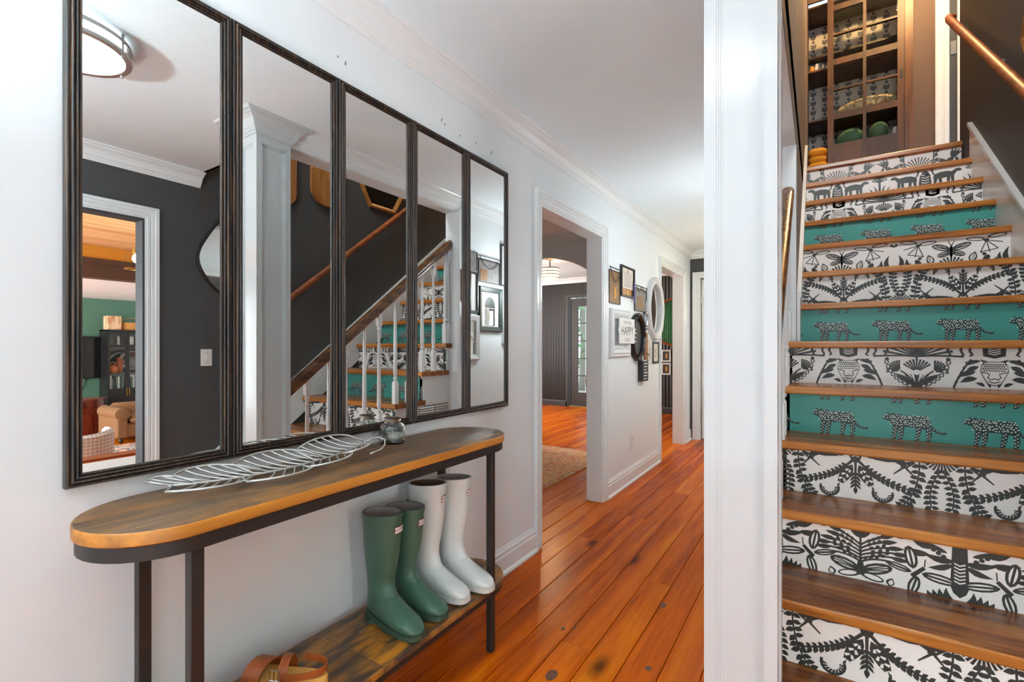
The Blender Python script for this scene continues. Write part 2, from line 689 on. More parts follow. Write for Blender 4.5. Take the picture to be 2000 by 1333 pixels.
def text_mesh(txt, size, align='CENTER'):
    cu = bpy.data.curves.new('t', 'FONT')
    cu.body = txt
    cu.size = size
    cu.align_x = align
    cu.align_y = 'CENTER'
    cu.resolution_u = 2
    o = bpy.data.objects.new('t', cu)
    COL.objects.link(o)
    dg = bpy.context.evaluated_depsgraph_get()
    me = bpy.data.meshes.new_from_object(o.evaluated_get(dg))
    vs = [tuple(v.co) for v in me.vertices]
    fs = [tuple(p.vertices) for p in me.polygons]
    bpy.data.objects.remove(o)
    bpy.data.curves.remove(cu)
    bpy.data.meshes.remove(me)
    return vs, fs


# ================================================================== SETTING
CEIL = 2.335
XR = 2.266            # dark wall of foyer and stairs
YEND = 6.208          # end of hall
# --- floor: hall / foyer / dining
floor = B(-4.4, 5.0, -2.0, 8.5, -0.12, -0.02).build('floor', 'sub_floor', kind='structure')


def lay_planks(parent, x0, x1, y0, y1, w, zt, m, lens=(1.6, 3.4), off=0.0, name='plank', th=0.018, cache={}):
    k = math.floor((x0 - off) / w + 1e-6)
    x = off + k * w
    while x < x1 - 1e-6:
        a, b_ = max(x, x0), min(x + w, x1)
        y = y0 - random.uniform(0, 1.5)
        while y < y1:
            l = random.uniform(*lens)
            ya, yb = max(y, y0), min(y + l, y1)
            if yb - ya > 0.05 and b_ - a > 0.01:
                g = 0.0012
                mb = MB()
                c = 0.0018
                h = zt + random.uniform(-0.0008, 0.0)
                aa, bb = a + g, b_ - g
                mb.prism([(aa, zt - th), (bb, zt - th), (bb, h - c), (bb - c, h), (aa + c, h), (aa, h - c)], 'Y', ya + 0.0008, yb - 0.0008)
                mb.build(name, m, parent, fix=False)
            y += l
        x += w


lay_planks(floor, -0.1, 1.25, -1.9, 6.4, 0.1253, 0.0, 'floor_pine', (2.2, 4.5))
lay_planks(floor, 1.25, 2.36, -1.9, 1.56, 0.1253, 0.0, 'floor_pine', (1.6, 3.4), off=0.1253 * 10)
lay_planks(floor, -3.6, -0.1, 2.2, 8.4, 0.1253, 0.0, 'floor_pine', (1.4, 3.0), off=-0.1)
lay_planks(floor, 2.36, 4.95, 0.3, 3.4, 0.1253, 0.0, 'floor_pine', (1.4, 3.0), off=0.1253 * 10)
MB().tube([(0.561 + 0.019 * math.cos(t), 1.479 + 0.026 * math.sin(t), 0.0006) for t in [0, 0.1]], 0.0001, 3)
kn = MB()
for cx, cy, rx, ry in ((0.561, 1.479, 0.019, 0.03), (0.835, 1.698, 0.011, 0.014), (0.47, 1.75, 0.007, 0.012), (0.505, 1.78, 0.006, 0.01), (0.765, 2.15, 0.012, 0.02)):
    kn.prism([(cx + rx * math.cos(t), cy + ry * math.sin(t)) for t in [2 * PI * k / 14 for k in range(14)]], 'Z', -0.001, 0.0006)
kn.build('knot', 'leather_dark', floor, label='dark round pine knots in the floor boards')
# threshold strip under the dining doorway
B(-0.116, -0.098, 2.401, 3.328, -0.004, 0.004).build('threshold', 'floor_pine', floor)

# --- ceiling
ceil = MB()
ceil.box(-0.116, 1.25, -2.0, YEND + 0.1, CEIL, CEIL + 0.12)
ceil.box(1.25, XR + 0.1, -2.0, 1.60, CEIL, CEIL + 0.12)
ceil.build('ceiling', 'ceiling_paint', kind='structure')

# --- left wall (mirrors)
D1 = (2.401, 3.328, 1.975)
D2 = (4.889, 5.833, 1.99)
wl = MB()
for y0, y1, z0 in ((-2.0, D1[0], 0), (D1[0], D1[1], D1[2]), (D1[1], D2[0], 0), (D2[0], D2[1], D2[2]), (D2[1], YEND + 0.1, 0)):
    wl.box(-0.116, 0.0, y0, y1, z0, CEIL)
wl.build('wall_left', 'wall_paint', kind='structure')
# small scuffs and nail holes above the mirrors are parts of the wall
wallL = bpy.data.objects['wall_left']
sc_ = MB()
for y, z in ((1.02, 2.115), (1.05, 2.105), (1.54, 2.108), (1.56, 2.1), (1.66, 2.09), (1.78, 2.098), (1.9, 2.088), (1.91, 2.1)):
    sc_.box(0, 0.0015, y, y + 0.004, z, z + random.uniform(0.004, 0.014))
sc_.build('nail_mark', 'photo_grey', wallL, label='small grey nail marks')

CROWN = [(0, -0.092), (0.008, -0.092), (0.008, -0.082), (0.014, -0.079), (0.018, -0.07), (0.026, -0.064), (0.030, -0.05), (0.042, -0.032), (0.058, -0.022),
         (0.066, -0.019), (0.068, -0.012), (0.078, -0.012), (0.086, -0.006), (0.086, 0), (0, 0)]
tn = [0]


def trim_name():
    tn[0] += 1
    return 'trim_%d' % tn[0]


def crown_y(x, sgn, y0, y1, zt, scale=1.0, name=None, parent=None):
    mb = MB().prism([(x + sgn * p * scale, zt + d * scale) for p, d in CROWN], 'Y', y0, y1)
    return mb.build(name or trim_name(), 'trim_paint', parent, kind=None if parent else 'structure')


def crown_x(y, sgn, x0, x1, zt, scale=1.0, name=None, parent=None):
    mb = MB().prism([(y + sgn * p * scale, zt + d * scale) for p, d in CROWN], 'X', x0, x1)
    return mb.build(name or trim_name(), 'trim_paint', parent, kind=None if parent else 'structure')


crown_y(0, 1, -2.0, YEND, CEIL)
crown_x(YEND, -1, 0.0, 1.10, CEIL)

BASE = [(0, 0), (0.026, 0), (0.027, 0.008), (0.024, 0.016), (0.018, 0.022), (0.016, 0.024), (0.016, 0.094), (0.012, 0.1), (0.013, 0.108), (0.011, 0.118), (0.006, 0.124), (0.004, 0.134), (0, 0.136)]
bn = {}


def base_y(side, x, sgn, y0, y1):
    n = 'baseboard_' + side
    MB().prism([(x + sgn * p, z) for p, z in BASE], 'Y', y0, y1).build(n, 'trim_paint', kind='structure')


def base_x(side, y, sgn, x0, x1):
    n = 'baseboard_' + side
    MB().prism([(y + sgn * p, z) for p, z in BASE], 'X', x0, x1).build(n, 'trim_paint', kind='structure')


base_y('left', 0, 1, -2.0, 2.328)
base_y('left', 0, 1, 3.403, 4.812)
base_y('left', 0, 1, 5.91, YEND)
CAS = [(0, 0), (0, 0.009), (0.01, 0.009), (0.012, 0.013), (0.026, 0.013), (0.028, 0.010), (0.034, 0.010), (0.036, 0.015), (0.052, 0.016), (0.055, 0.021), (0.074, 0.021), (0.074, 0)]


def casing_wall_x(name, x, sgn, o, depth, mat='trim_paint', jamb='trim_paint', both=False):
    """doorway in a wall whose face is at x (normal sgn); opening o=(y0,y1,ztop); depth = wall thickness"""
    y0, y1, zt = o
    r = empty(name, (x, (y0 + y1) / 2, 0), kind='structure')
    for f, sg in (((x, sgn),) if not both else ((x, sgn), (x - sgn * depth, -sgn))):
        MB().loft([[(f + sg * t, y0 - w, 0) for w, t in CAS], [(f + sg * t, y0 - w, zt + w) for w, t in CAS]]).build('side_casing', mat, r)
        MB().loft([[(f + sg * t, y1 + w, 0) for w, t in CAS], [(f + sg * t, y1 + w, zt + w) for w, t in CAS]]).build('side_casing', mat, r)
        MB().loft([[(f + sg * t, y0 - w, zt + w) for w, t in CAS], [(f + sg * t, y1 + w, zt + w) for w, t in CAS]]).build('head_casing', mat, r)
    a, b_ = sorted((x + sgn * 0.003, x - sgn * (depth + 0.003)))
    B(a, b_, y0, y0 + 0.012, 0, zt).build('jamb', jamb, r)
    B(a, b_, y1 - 0.012, y1, 0, zt).build('jamb', jamb, r)
    B(a, b_, y0 + 0.012, y1 - 0.012, zt - 0.012, zt).build('head_jamb', jamb, r)
    return r


casing_wall_x('door_1', 0, 1, D1, 0.116)
casing_wall_x('door_2', 0, 1, D2, 0.116)

# --- end wall of hall with door
we = MB()
we.box(-0.116, 0.105, YEND, YEND + 0.1, 0, CEIL)
we.box(0.105, 0.9, YEND, YEND + 0.1, 2.0, CEIL)
we.box(0.9, 1.25, YEND, YEND + 0.1, 0, CEIL)
we.build('wall_end', 'charcoal_paint', kind='structure')
d3 = empty('door_3', (0.5, YEND, 0), kind='structure')
MB().loft([[(0.105 - w, YEND - t, 0) for w, t in CAS], [(0.105 - w, YEND - t, 2.0 + w) for w, t in CAS]]).build('side_casing', 'trim_paint', d3)
MB().loft([[(0.9 + w, YEND - t, 0) for w, t in CAS], [(0.9 + w, YEND - t, 2.0 + w) for w, t in CAS]]).build('side_casing', 'trim_paint', d3)
MB().loft([[(0.105 - w, YEND - t, 2.0 + w) for w, t in CAS], [(0.9 + w, YEND - t, 2.0 + w) for w, t in CAS]]).build('head_casing', 'trim_paint', d3)
B(0.105, 0.117, YEND, YEND + 0.1, 0, 2.0).build('jamb', 'trim_paint', d3)
B(0.128, 0.164, YEND + 0.06, YEND + 0.78, 0.012, 1.985).build('door_leaf', 'trim_paint', d3)
for z in (0.32, 1.0, 1.7):
    h = B(0.117, 0.13, YEND + 0.055, YEND + 0.066, z, z + 0.09)
    h.lathe([(0.008, -0.004), (0.008, 0.094)], (0.124, YEND + 0.052, z), 8)
    h.build('hinge', 'brushed_nickel', d3)
B(0.16, 1.1, YEND + 1.0, YEND + 1.05, 0, 2.3).build('wall_beyond', 'brown_wall', kind='structure')

# --- right dark wall of foyer and stairs with opening to the pine room
D4 = (0.36, 1.278, 1.962)
wr = MB()
for y0, y1, z0, z1 in ((-2.0, D4[0], 0, CEIL), (D4[0], D4[1], D4[2], CEIL), (D4[1], 4.97, 0, CEIL), (1.4, 4.97, CEIL, 5.1)):
    wr.box(XR, XR + 0.1, y0, y1, z0, z1)
wr.build('wall_right', 'charcoal_paint', kind='structure')
casing_wall_x('door_4', XR, -1, D4, 0.1, jamb='charcoal_gloss')
crown_y(XR, -1, -2.0, 1.60, CEIL)
base_y('right', XR, -1, -2.0, 0.286)
base_y('right', XR, -1, 1.352, 1.54)

# --- hall-side wall of the stairs, header, inner face
wsr = MB()
wsr.box(1.10, 1.246, 2.986, YEND, 0, CEIL)
wsr.build('wall_stair', 'wall_paint', kind='structure')
hd = MB()
hd.box(1.115, 1.246, 1.526, 2.986, 2.24, CEIL)
hd.box(1.2, 1.246, 1.526, YEND, CEIL, 2.69)
hd.build('trim_header', 'trim_paint', kind='structure')
wi = MB()
wi.box(1.246, 1.25, 1.6, 2.986, 2.242, 5.1)
wi.box(1.246, 1.25, 2.99, 5.7, 0.0, 5.1)
wi.build('wall_inner', 'stairwell_paint', kind='structure')
B(1.096, 1.11, 2.979, 2.993, 0, 2.24).build(trim_name(), 'trim_paint', kind='structure')
B(1.25, XR, 1.58, 1.60, CEIL, 5.1).build('wall_landing_front', 'stairwell_paint', kind='structure')
crown_y(1.115, -1, 1.526, 2.986, CEIL)
crown_y(1.10, -1, 2.986, YEND, CEIL)
base_y('stair', 1.10, -1, 2.99, YEND)
# stairwell ceiling
B(1.2, 4.2, 1.4, 6.5, 5.1, 5.2).build('ceiling', 'ceiling_paint', kind='structure')

# --- front wall behind the camera with the glazed entrance
wf = MB()
wf.box(-0.116, 0.15, -2.0, -1.9, 0, CEIL)
wf.box(2.15, XR + 0.1, -2.0, -1.9, 0, CEIL)
wf.box(0.15, 2.15, -2.0, -1.9, 2.25, CEIL)
wf.build('wall_front', 'wall_paint', kind='structure')

w1 = empty('window_1', (1.15, -1.95, 0), kind='structure')
for xa, xb in ((0.15, 0.2), (2.1, 2.15), (0.78, 0.82), (1.48, 1.52)):
    B(xa, xb, -1.99, -1.93, 0.0, 2.25).build('frame_post', 'trim_paint', w1)
B(0.2, 2.1, -1.989, -1.931, 2.19, 2.25).build('frame_head', 'trim_paint', w1)
B(0.2, 2.1, -1.989, -1.931, 0.0, 0.08).build('frame_sill', 'trim_paint', w1)
w2 = empty('fill_panel_frame', (XR, -0.95, 0), kind='structure')  # made-up frame around the foyer fill light, no opening behind it
for ya, yb in ((-1.66, -1.60), (-0.30, -0.24)):
    B(XR - 0.03, XR, ya, yb, 0.0, 2.02).build('frame_post', 'trim_paint', w2)
B(XR - 0.03, XR, -1.66, -0.24, 1.96, 2.02).build('frame_head', 'trim_paint', w2)

# --- square column
cx0, cx1, cy0, cy1 = 1.0916, 1.262, 1.3388, 1.526
col = empty('column', ((cx0 + cx1) / 2, (cy0 + cy1) / 2, 0), 'tall square white painted column with moulded panels beside the patterned stairs', 'column')
sh = MB()
i_ = 0.010
sh.box(cx0 + i_, cx1 - i_, cy0 + i_, cy1 - i_, 0, CEIL)
sh.build('core', 'column_paint', col)


def frame_face(axis, face, a0, a1, z0, z1, sgn, inner):
    """raised stile-and-rail frame with a stepped moulding on one column face; axis = direction along the face"""
    mb = MB()

    def bx(u0, u1, w0, w1, d0, d1):
        lo, hi = sorted((face - sgn * d0, face - sgn * d1))
        if axis == 'X':
            mb.box(u0, u1, lo, hi, w0, w1)
        else:
            mb.box(lo, hi, u0, u1, w0, w1)
    s = inner
    bx(a0, a0 + s, z0, z1, 0, 0.011)
    bx(a1 - s, a1, z0, z1, 0, 0.011)
    bx(a0 + s, a1 - s, z1 - 0.05, z1, 0, 0.011)
    bx(a0 + s, a1 - s, z0, z0 + 0.16, 0, 0.011)
    for k, (w, d) in enumerate(((0.005, 0.003), (0.010, 0.006), (0.015, 0.0085))):
        bx(a0 + s, a0 + s + w, z0 + 0.16, z1 - 0.05, d, 0.0115)
        bx(a1 - s - w, a1 - s, z0 + 0.16, z1 - 0.05, d, 0.0115)
        bx(a0 + s, a1 - s, z1 - 0.05 - w, z1 - 0.05, d, 0.0115)
        bx(a0 + s, a1 - s, z0 + 0.16, z0 + 0.16 + w, d, 0.0115)
    return mb


frame_face('X', cy0, cx0, cx1, 0, 2.25, -1, 0.03).build('panel_frame', 'column_paint', col)
frame_face('X', cy1, cx0, cx1, 0, 2.25, 1, 0.03).build('panel_frame', 'column_paint', col)
frame_face('Y', cx0, cy0 + 0.0113, cy1 - 0.0113, 0, 2.25, -1, 0.019).build('panel_frame', 'column_paint', col)
frame_face('Y', cx1, cy0 + 0.0113, cy1 - 0.0113, 0, 2.25, 1, 0.03).build('panel_frame', 'column_paint', col)
cc = MB()
rings = []
for p, d in CROWN[1:-1]:
    rings.append([(cx0 - p, cy0 - p, CEIL + d), (cx1 + p, cy0 - p, CEIL + d), (cx1 + p, cy1 + p, CEIL + d), (cx0 - p, cy1 + p, CEIL + d)])
cc.loft(rings)
cc.build('capital', 'column_paint', col)

# ================================================================== STAIRS
Y2, G, RI, ROFF = 1.8204, 0.2726, 0.2169, -0.1214


def YN(k):
    return Y2 + (k - 2) * G


def ZN(k):
    return RI * k + ROFF


XL = 1.1808
NOSE = 0.028
TH = 0.036
stairs = empty('staircase', (1.7, YN(1), 0), 'wooden staircase with patterned wallpaper risers climbing beside the white column', 'staircase')


# ---- flat printed patterns on risers
class Print:
    def __init__(s):
        s.p = []          # (layer, poly)

    def poly(s, pts, l=0):
        s.p.append((l, [(float(a), float(b)) for a, b in pts]))

    def ell(s, x, y, rx, ry, ang=0, n=10, l=0):
        c, d = math.cos(ang), math.sin(ang)
        s.poly([(x + rx * math.cos(t) * c - ry * math.sin(t) * d, y + rx * math.cos(t) * d + ry * math.sin(t) * c) for t in [2 * PI * k / n for k in range(n)]], l)

    def stroke(s, pts, w0, w1=None, l=0):
        w1 = w0 if w1 is None else w1
        n = len(pts)
        L = []
        Rr = []
        for i, p in enumerate(pts):
            a = pts[max(i - 1, 0)]
            b = pts[min(i + 1, n - 1)]
            dx, dy = b[0] - a[0], b[1] - a[1]
            q = math.hypot(dx, dy) or 1
            w = (w0 + (w1 - w0) * i / max(1, n - 1)) / 2 * 1.35
            L.append((p[0] - dy / q * w, p[1] + dx / q * w))
            Rr.append((p[0] + dy / q * w, p[1] - dx / q * w))
        for i in range(n - 1):
            s.poly([L[i], L[i + 1], Rr[i + 1], Rr[i]], l)

    def leaf(s, x, y, L, ang, w, n=5, l=0, stripes=0, bend=0.0):
        up = []
        dn = []
        c, d = math.cos(ang), math.sin(ang)
        mid = []
        for i in range(n + 1):
            t = i / n
            h = w * math.sin(PI * t ** 0.8) * 0.62
            px = L * t
            py = bend * L * math.sin(PI * t)
            up.append((x + px * c - (py + h) * d, y + px * d + (py + h) * c))
            dn.append((x + px * c - (py - h) * d, y + px * d + (py - h) * c))
        for i in range(n):
            s.poly([up[i], up[i + 1], dn[i + 1], dn[i]], l)
        if stripes:
            for k in range(stripes):
                t = 0.22 + 0.58 * k / max(1, stripes - 1)
                for sg in (1, -1):
                    h = w * 0.38 * math.sin(PI * t)
                    px = L * t
                    a = (x + px * c - sg * 0.08 * w * d, y + px * d + sg * 0.08 * w * c)
                    b = (x + (px + L * 0.09) * c - sg * h * d, y + (px + L * 0.09) * d + sg * h * c)
                    s.stroke([a, b], L * 0.035, L * 0.06, l + 1)

    def fan(s, x, y, r0, r1, a0, a1, n, w, l=0, drop=0.0):
        for k in range(n):
            t = k / max(1, n - 1)
            a = math.radians(a0 + (a1 - a0) * t)
            rr = r1 * (1 - drop * abs(2 * t - 1))
            s.stroke([(x + r0 * math.cos(a), y + r0 * math.sin(a)), (x + rr * 0.6 * math.cos(a), y + rr * 0.6 * math.sin(a)), (x + rr * math.cos(a), y + rr * math.sin(a))], w * 0.32, w * 0.74, l)

    def curve(s, p0, p1, p2, n=10):
        return [((1 - t) ** 2 * p0[0] + 2 * t * (1 - t) * p1[0] + t * t * p2[0], (1 - t) ** 2 * p0[1] + 2 * t * (1 - t) * p1[1] + t * t * p2[1]) for t in [k / n for k in range(n + 1)]]

    def frond(s, pts, w, ll, lw, ang=0.8, both=True, side=1):
        s.stroke(pts, w, w * 0.5)
        for i in range(1, len(pts)):
            a, b = pts[i - 1], pts[i]
            th = math.atan2(b[1] - a[1], b[0] - a[0])
            for sg in ((1, -1) if both else (side,)):
                s.leaf(b[0], b[1], ll, th + sg * ang, lw, 4)

    def chain(s, pts, w):
        for i in range(len(pts) - 1):
            a, b = pts[i], pts[i + 1]
            th = math.atan2(b[1] - a[1], b[0] - a[0])
            L = math.hypot(b[0] - a[0], b[1] - a[1]) * 1.15
            s.leaf(a[0], a[1], L, th, w, 4)
            s.leaf(a[0] + (b[0] - a[0]) * 0.2, a[1] + (b[1] - a[1]) * 0.2, L * 0.6, th, w * 0.45, 4, l=1)

    def crescent(s, x, y, r, a0, a1, w, n=8, teeth=True):
        pts = []
        a0, a1 = math.radians(a0), math.radians(a1)
        for k in range(n + 1):
            a = a0 + (a1 - a0) * k / n
            pts.append((x + r * math.cos(a), y + r * math.sin(a)))
        s.stroke(pts, w)
        if teeth:
            for k in range(1, n):
                a = a0 + (a1 - a0) * k / n
                s.stroke([(x + r * math.cos(a), y + r * math.sin(a)), (x + r * 0.55 * math.cos(a + 0.25), y + r * 0.55 * math.sin(a + 0.25))], w * 1.1, w * 0.5)

    def mirrored(s, half=0.265):
        q = Print()
        for l, p in s.p:
            q.p.append((l, p))
            q.p.append((l, [(-a, b) for a, b in reversed(p)]))
        return q


def clip(poly, x0, x1, y0, y1):
    def cut(ps, f, g):
        out = []
        for i in range(len(ps)):
            a, b = ps[i - 1], ps[i]
            fa, fb = f(a), f(b)
            if fa >= 0:
                out.append(a)
            if (fa >= 0) != (fb >= 0):
                t = fa / (fa - fb)
                out.append((a[0] + (b[0] - a[0]) * t, a[1] + (b[1] - a[1]) * t))
        return out
    for f in (lambda p: p[0] - x0, lambda p: x1 - p[0], lambda p: p[1] - y0, lambda p: y1 - p[1]):
        poly = cut(poly, f, None)
        if len(poly) < 3:
            return []
    return poly


HV = RI - TH          # visible riser height


def chevrons(P, x, y0, y1, w, n, th):
    for k in range(n):
        v = y0 + (y1 - y0) * (k + 0.5) / n
        P.stroke([(x - w, v + w * 0.45), (x, v), (x + w, v + w * 0.45)], th, l=1)


def print_face():
    P = Print()
    # leopard face
    P.poly([(-0.036, 0.05), (-0.046, 0.075), (-0.043, 0.105), (-0.03, 0.121), (0.03, 0.121), (0.043, 0.105), (0.046, 0.075), (0.036, 0.05), (0.022, 0.02), (0.0, 0.012), (-0.022, 0.02)])
    P.poly([(-0.033, 0.05), (-0.043, 0.075), (-0.041, 0.103), (-0.029, 0.118), (0.029, 0.118), (0.041, 0.103), (0.043, 0.075), (0.033, 0.05), (0.02, 0.023), (0.0, 0.0155), (-0.02, 0.023)], 1)
    for i in range(11):
        for j in range(4):
            x = -0.04 + 0.008 * i + 0.004 * (j % 2)
            y = 0.08 + 0.0095 * j
            if abs(x) < 0.04 - 0.25 * max(0, y - 0.1):
                P.ell(x, y, 0.003, 0.0036, 0.3 * i, 6, 2)
    P.poly([(-0.034, 0.112), (-0.047, 0.132), (-0.02, 0.122)])
    P.stroke([(-0.041, 0.075), (-0.016, 0.066), (-0.021, 0.05), (-0.012, 0.04), (0, 0.046)], 0.0032, l=2)
    P.stroke([(-0.02, 0.033), (0.0, 0.026)], 0.0028, l=2)
    # wedge with chevrons above the face
    P.poly([(-0.04, 0.2), (0.04, 0.2), (0.036, 0.145), (0, 0.135), (-0.036, 0.145)])
    chevrons(P, 0, 0.146, 0.185, 0.02, 4, 0.003)
    # swooping leaves round the face
    for (x, y, L, a, w) in ((0.042, 0.125, 0.062, -25, 0.014), (0.05, 0.10, 0.06, -40, 0.018), (0.06, 0.075, 0.06, -25, 0.02), (0.055, 0.045, 0.062, -20, 0.02), (0.03, 0.01, 0.035, 25, 0.012), (0.012, 0.004, 0.03, 60, 0.008)):
        P.leaf(x, y, L, math.radians(a), w, bend=0.1)
    for k in range(5):
        P.ell(0.09 + 0.009 * k, 0.115 - 0.022 * k, 0.006, 0.006, 0, 6)
    P.stroke(P.curve((0.075, 0.13), (0.105, 0.09), (0.135, 0.0)), 0.006)
    # chained frame of the palm
    P.chain(P.curve((0.25, 0.0), (0.165, 0.03), (0.15, 0.125), 8), 0.016)
    P.leaf(0.15, 0.12, 0.02, 1.2, 0.014)
    # palm
    X = 0.265
    P.fan(X, 0.068, 0.012, 0.062, 38, 142, 9, 0.009)
    P.fan(X - 0.062, 0.072, 0.006, 0.052, 95, 185, 8, 0.009)
    P.stroke(P.curve((X, 0), (X - 0.02, 0.045), (X - 0.06, 0.074)), 0.005)
    for k in range(5):
        P.stroke(P.curve((X, 0.0), (X - 0.012 * k, 0.03), (X - 0.02 * k - 0.004, 0.062 - 0.003 * k)), 0.004, 0.002)
    P.leaf(X - 0.012, 0.012, 0.085, math.radians(145), 0.02)
    P.leaf(X - 0.005, 0.0, 0.06, math.radians(160), 0.013)
    P.poly([(X - 0.01, 0.06), (X + 0.01, 0.06), (X + 0.003, 0.0), (X - 0.003, 0.0)])
    P.ell(X, 0.062, 0.009, 0.008, l=1)
    P.stroke([(X, 0.12), (X, 0.2)], 0.006)
    # grass and legs above
    P.fan(X, 0.14, 0.01, 0.1, 12, 168, 14, 0.012, drop=-0.3)
    P.stroke(P.curve((X, 0.142), (0.2, 0.15), (0.1, 0.142)), 0.006)
    for xx in (0.075, 0.105, 0.15):
        P.stroke([(xx, 0.2), (xx + 0.006, 0.17), (xx - 0.004, 0.15), (xx + 0.006, 0.145)], 0.008, 0.006)
    return P.mirrored()


def print_gazelle():
    P = Print()
    P.poly([(-0.032, -0.01), (0.032, -0.01), (0.012, 0.05), (-0.012, 0.05)])
    chevrons(P, 0, 0.0, 0.03, 0.012, 2, 0.003)
    P.stroke([(0, 0.045), (0, 0.16)], 0.007, 0.004)
    for v in (0.09, 0.105, 0.12, 0.135):
        P.leaf(0, v, 0.03, math.radians(52), 0.008)
    P.leaf(0, 0.15, 0.03, PI / 2, 0.012)
    P.leaf(0.01, 0.06, 0.11, math.radians(62), 0.032, 6, stripes=4)
    # serrated frond
    pts = P.curve((0.012, 0.045), (0.07, 0.115), (0.185, 0.14), 12)
    P.stroke(pts, 0.008, 0.004)
    for a in pts[2:]:
        P.leaf(a[0], a[1], 0.025, math.radians(72), 0.013, 3)
        P.leaf(a[0], a[1], 0.018, math.radians(-35), 0.01, 3)
    # caterpillar crescent
    P.crescent(0.088, 0.165, 0.032, -20, 200, 0.006, 10)
    # gazelle: body, neck, head, horns
    P.ell(0.085, 0.015, 0.062, 0.02, 0.12)
    P.poly([(0.02, -0.01), (0.055, 0.0), (0.05, 0.03), (0.028, 0.02)])
    P.poly([(0.125, 0.0), (0.15, 0.012), (0.165, 0.045), (0.145, 0.045), (0.12, 0.03)])
    P.poly([(0.142, 0.05), (0.16, 0.055), (0.188, 0.03), (0.182, 0.022), (0.15, 0.032)])
    P.stroke([(0.153, 0.05), (0.122, 0.08)], 0.006, 0.003)
    P.stroke([(0.16, 0.052), (0.185, 0.083)], 0.006, 0.003)
    P.ell(0.163, 0.041, 0.0022, 0.0022, l=1, n=6)
    for xx in (0.06, 0.09, 0.13):
        P.stroke([(xx, 0.01), (xx, -0.02)], 0.009)
    # vines with leaves
    vine = P.curve((0.15, 0.2), (0.205, 0.13), (0.2, 0.01), 9)
    P.stroke(vine, 0.004)
    for i, a in enumerate(vine):
        P.leaf(a[0], a[1], 0.028, math.radians(20 + 15 * i % 40), 0.014)
        P.leaf(a[0], a[1], 0.026, math.radians(205 - 12 * i % 50), 0.013)
    vine = P.curve((0.235, 0.19), (0.22, 0.12), (0.262, 0.05), 7)
    P.stroke(vine, 0.0035)
    for i, a in enumerate(vine):
        P.leaf(a[0], a[1], 0.024, math.radians(150), 0.013)
        P.leaf(a[0], a[1], 0.024, math.radians(10), 0.012)
    P.fan(0.265, 0.0, 0.005, 0.055, 20, 160, 11, 0.008)
    return P.mirrored()


def print_butterfly():
    P = Print()
    P.ell(0, 0.1, 0.009, 0.035)
    for (x, y, rx, ry, a) in ((0.045, 0.125, 0.045, 0.018, 0.35), (0.032, 0.085, 0.032, 0.016, -0.35)):
        P.ell(x, y, rx, ry, a, 12)
        P.ell(x + 0.003, y, rx * 0.78, ry * 0.58, a, 12, 1)
        for k in (-1, 0, 1):
            P.stroke([(x - rx * 0.7 * math.cos(a), y - rx * 0.7 * math.sin(a) + k * 0.002), (x + rx * 0.8 * math.cos(a), y + rx * 0.8 * math.sin(a) + k * ry * 0.45)], 0.003, l=2)
    P.stroke([(0, 0.13), (0.016, 0.165)], 0.004, 0.002)
    P.fan(0, 0.005, 0.012, 0.062, 8, 172, 11, 0.01, drop=-0.15)
    P.leaf(0.085, 0.03, 0.062, math.radians(72), 0.03, 6)
    P.leaf(0.0875, 0.038, 0.046, math.radians(72), 0.019, 6, l=1)
    for k in range(4):
        P.stroke([(0.086 + 0.003 * k, 0.045 + 0.01 * k), (0.103, 0.052 + 0.01 * k)], 0.0028, l=2)
    # kite-tailed moth
    P.ell(0.15, 0.15, 0.012, 0.008, 0.5)
    for k in range(4):
        a = math.radians(-110 + 32 * k)
        P.stroke([(0.15, 0.148), (0.15 + 0.07 * math.cos(a), 0.148 + 0.07 * math.sin(a))], 0.0035, l=0)
    P.stroke([(0.15 + 0.07 * math.cos(math.radians(-110)), 0.148 + 0.07 * math.sin(math.radians(-110))), (0.15 + 0.07 * math.cos(math.radians(-46)), 0.148 + 0.07 * math.sin(math.radians(-46)))], 0.0035)
    for sg in (1, -1):
        P.ell(0.15 + sg * 0.045, 0.165 + 0.006 * sg, 0.042, 0.012, 0.12 * sg, 10)
        P.ell(0.15 + sg * 0.047, 0.165 + 0.006 * sg, 0.033, 0.007, 0.12 * sg, 10, 1)
    # bird
    P.ell(0.15, 0.045, 0.014, 0.022, -0.5)
    P.ell(0.142, 0.07, 0.009, 0.009)
    for k in range(4):
        P.stroke([(0.16, 0.03), (0.185 - 0.012 * k, -0.01 + 0.004 * k)], 0.004)
    P.stroke([(0.137, 0.075), (0.122, 0.083)], 0.004, 0.002)
    # claws
    for k, (x, L) in enumerate(((0.19, 0.05), (0.207, 0.075), (0.23, 0.1))):
        P.leaf(x + 0.02, 0.005, L, math.radians(118 - 12 * k), 0.02, bend=0.2)
    P.leaf(0.265, 0.15, 0.03, PI / 2, 0.03)
    P.leaf(0.265, 0.16, 0.02, PI / 2, 0.016, l=1)
    return P.mirrored()


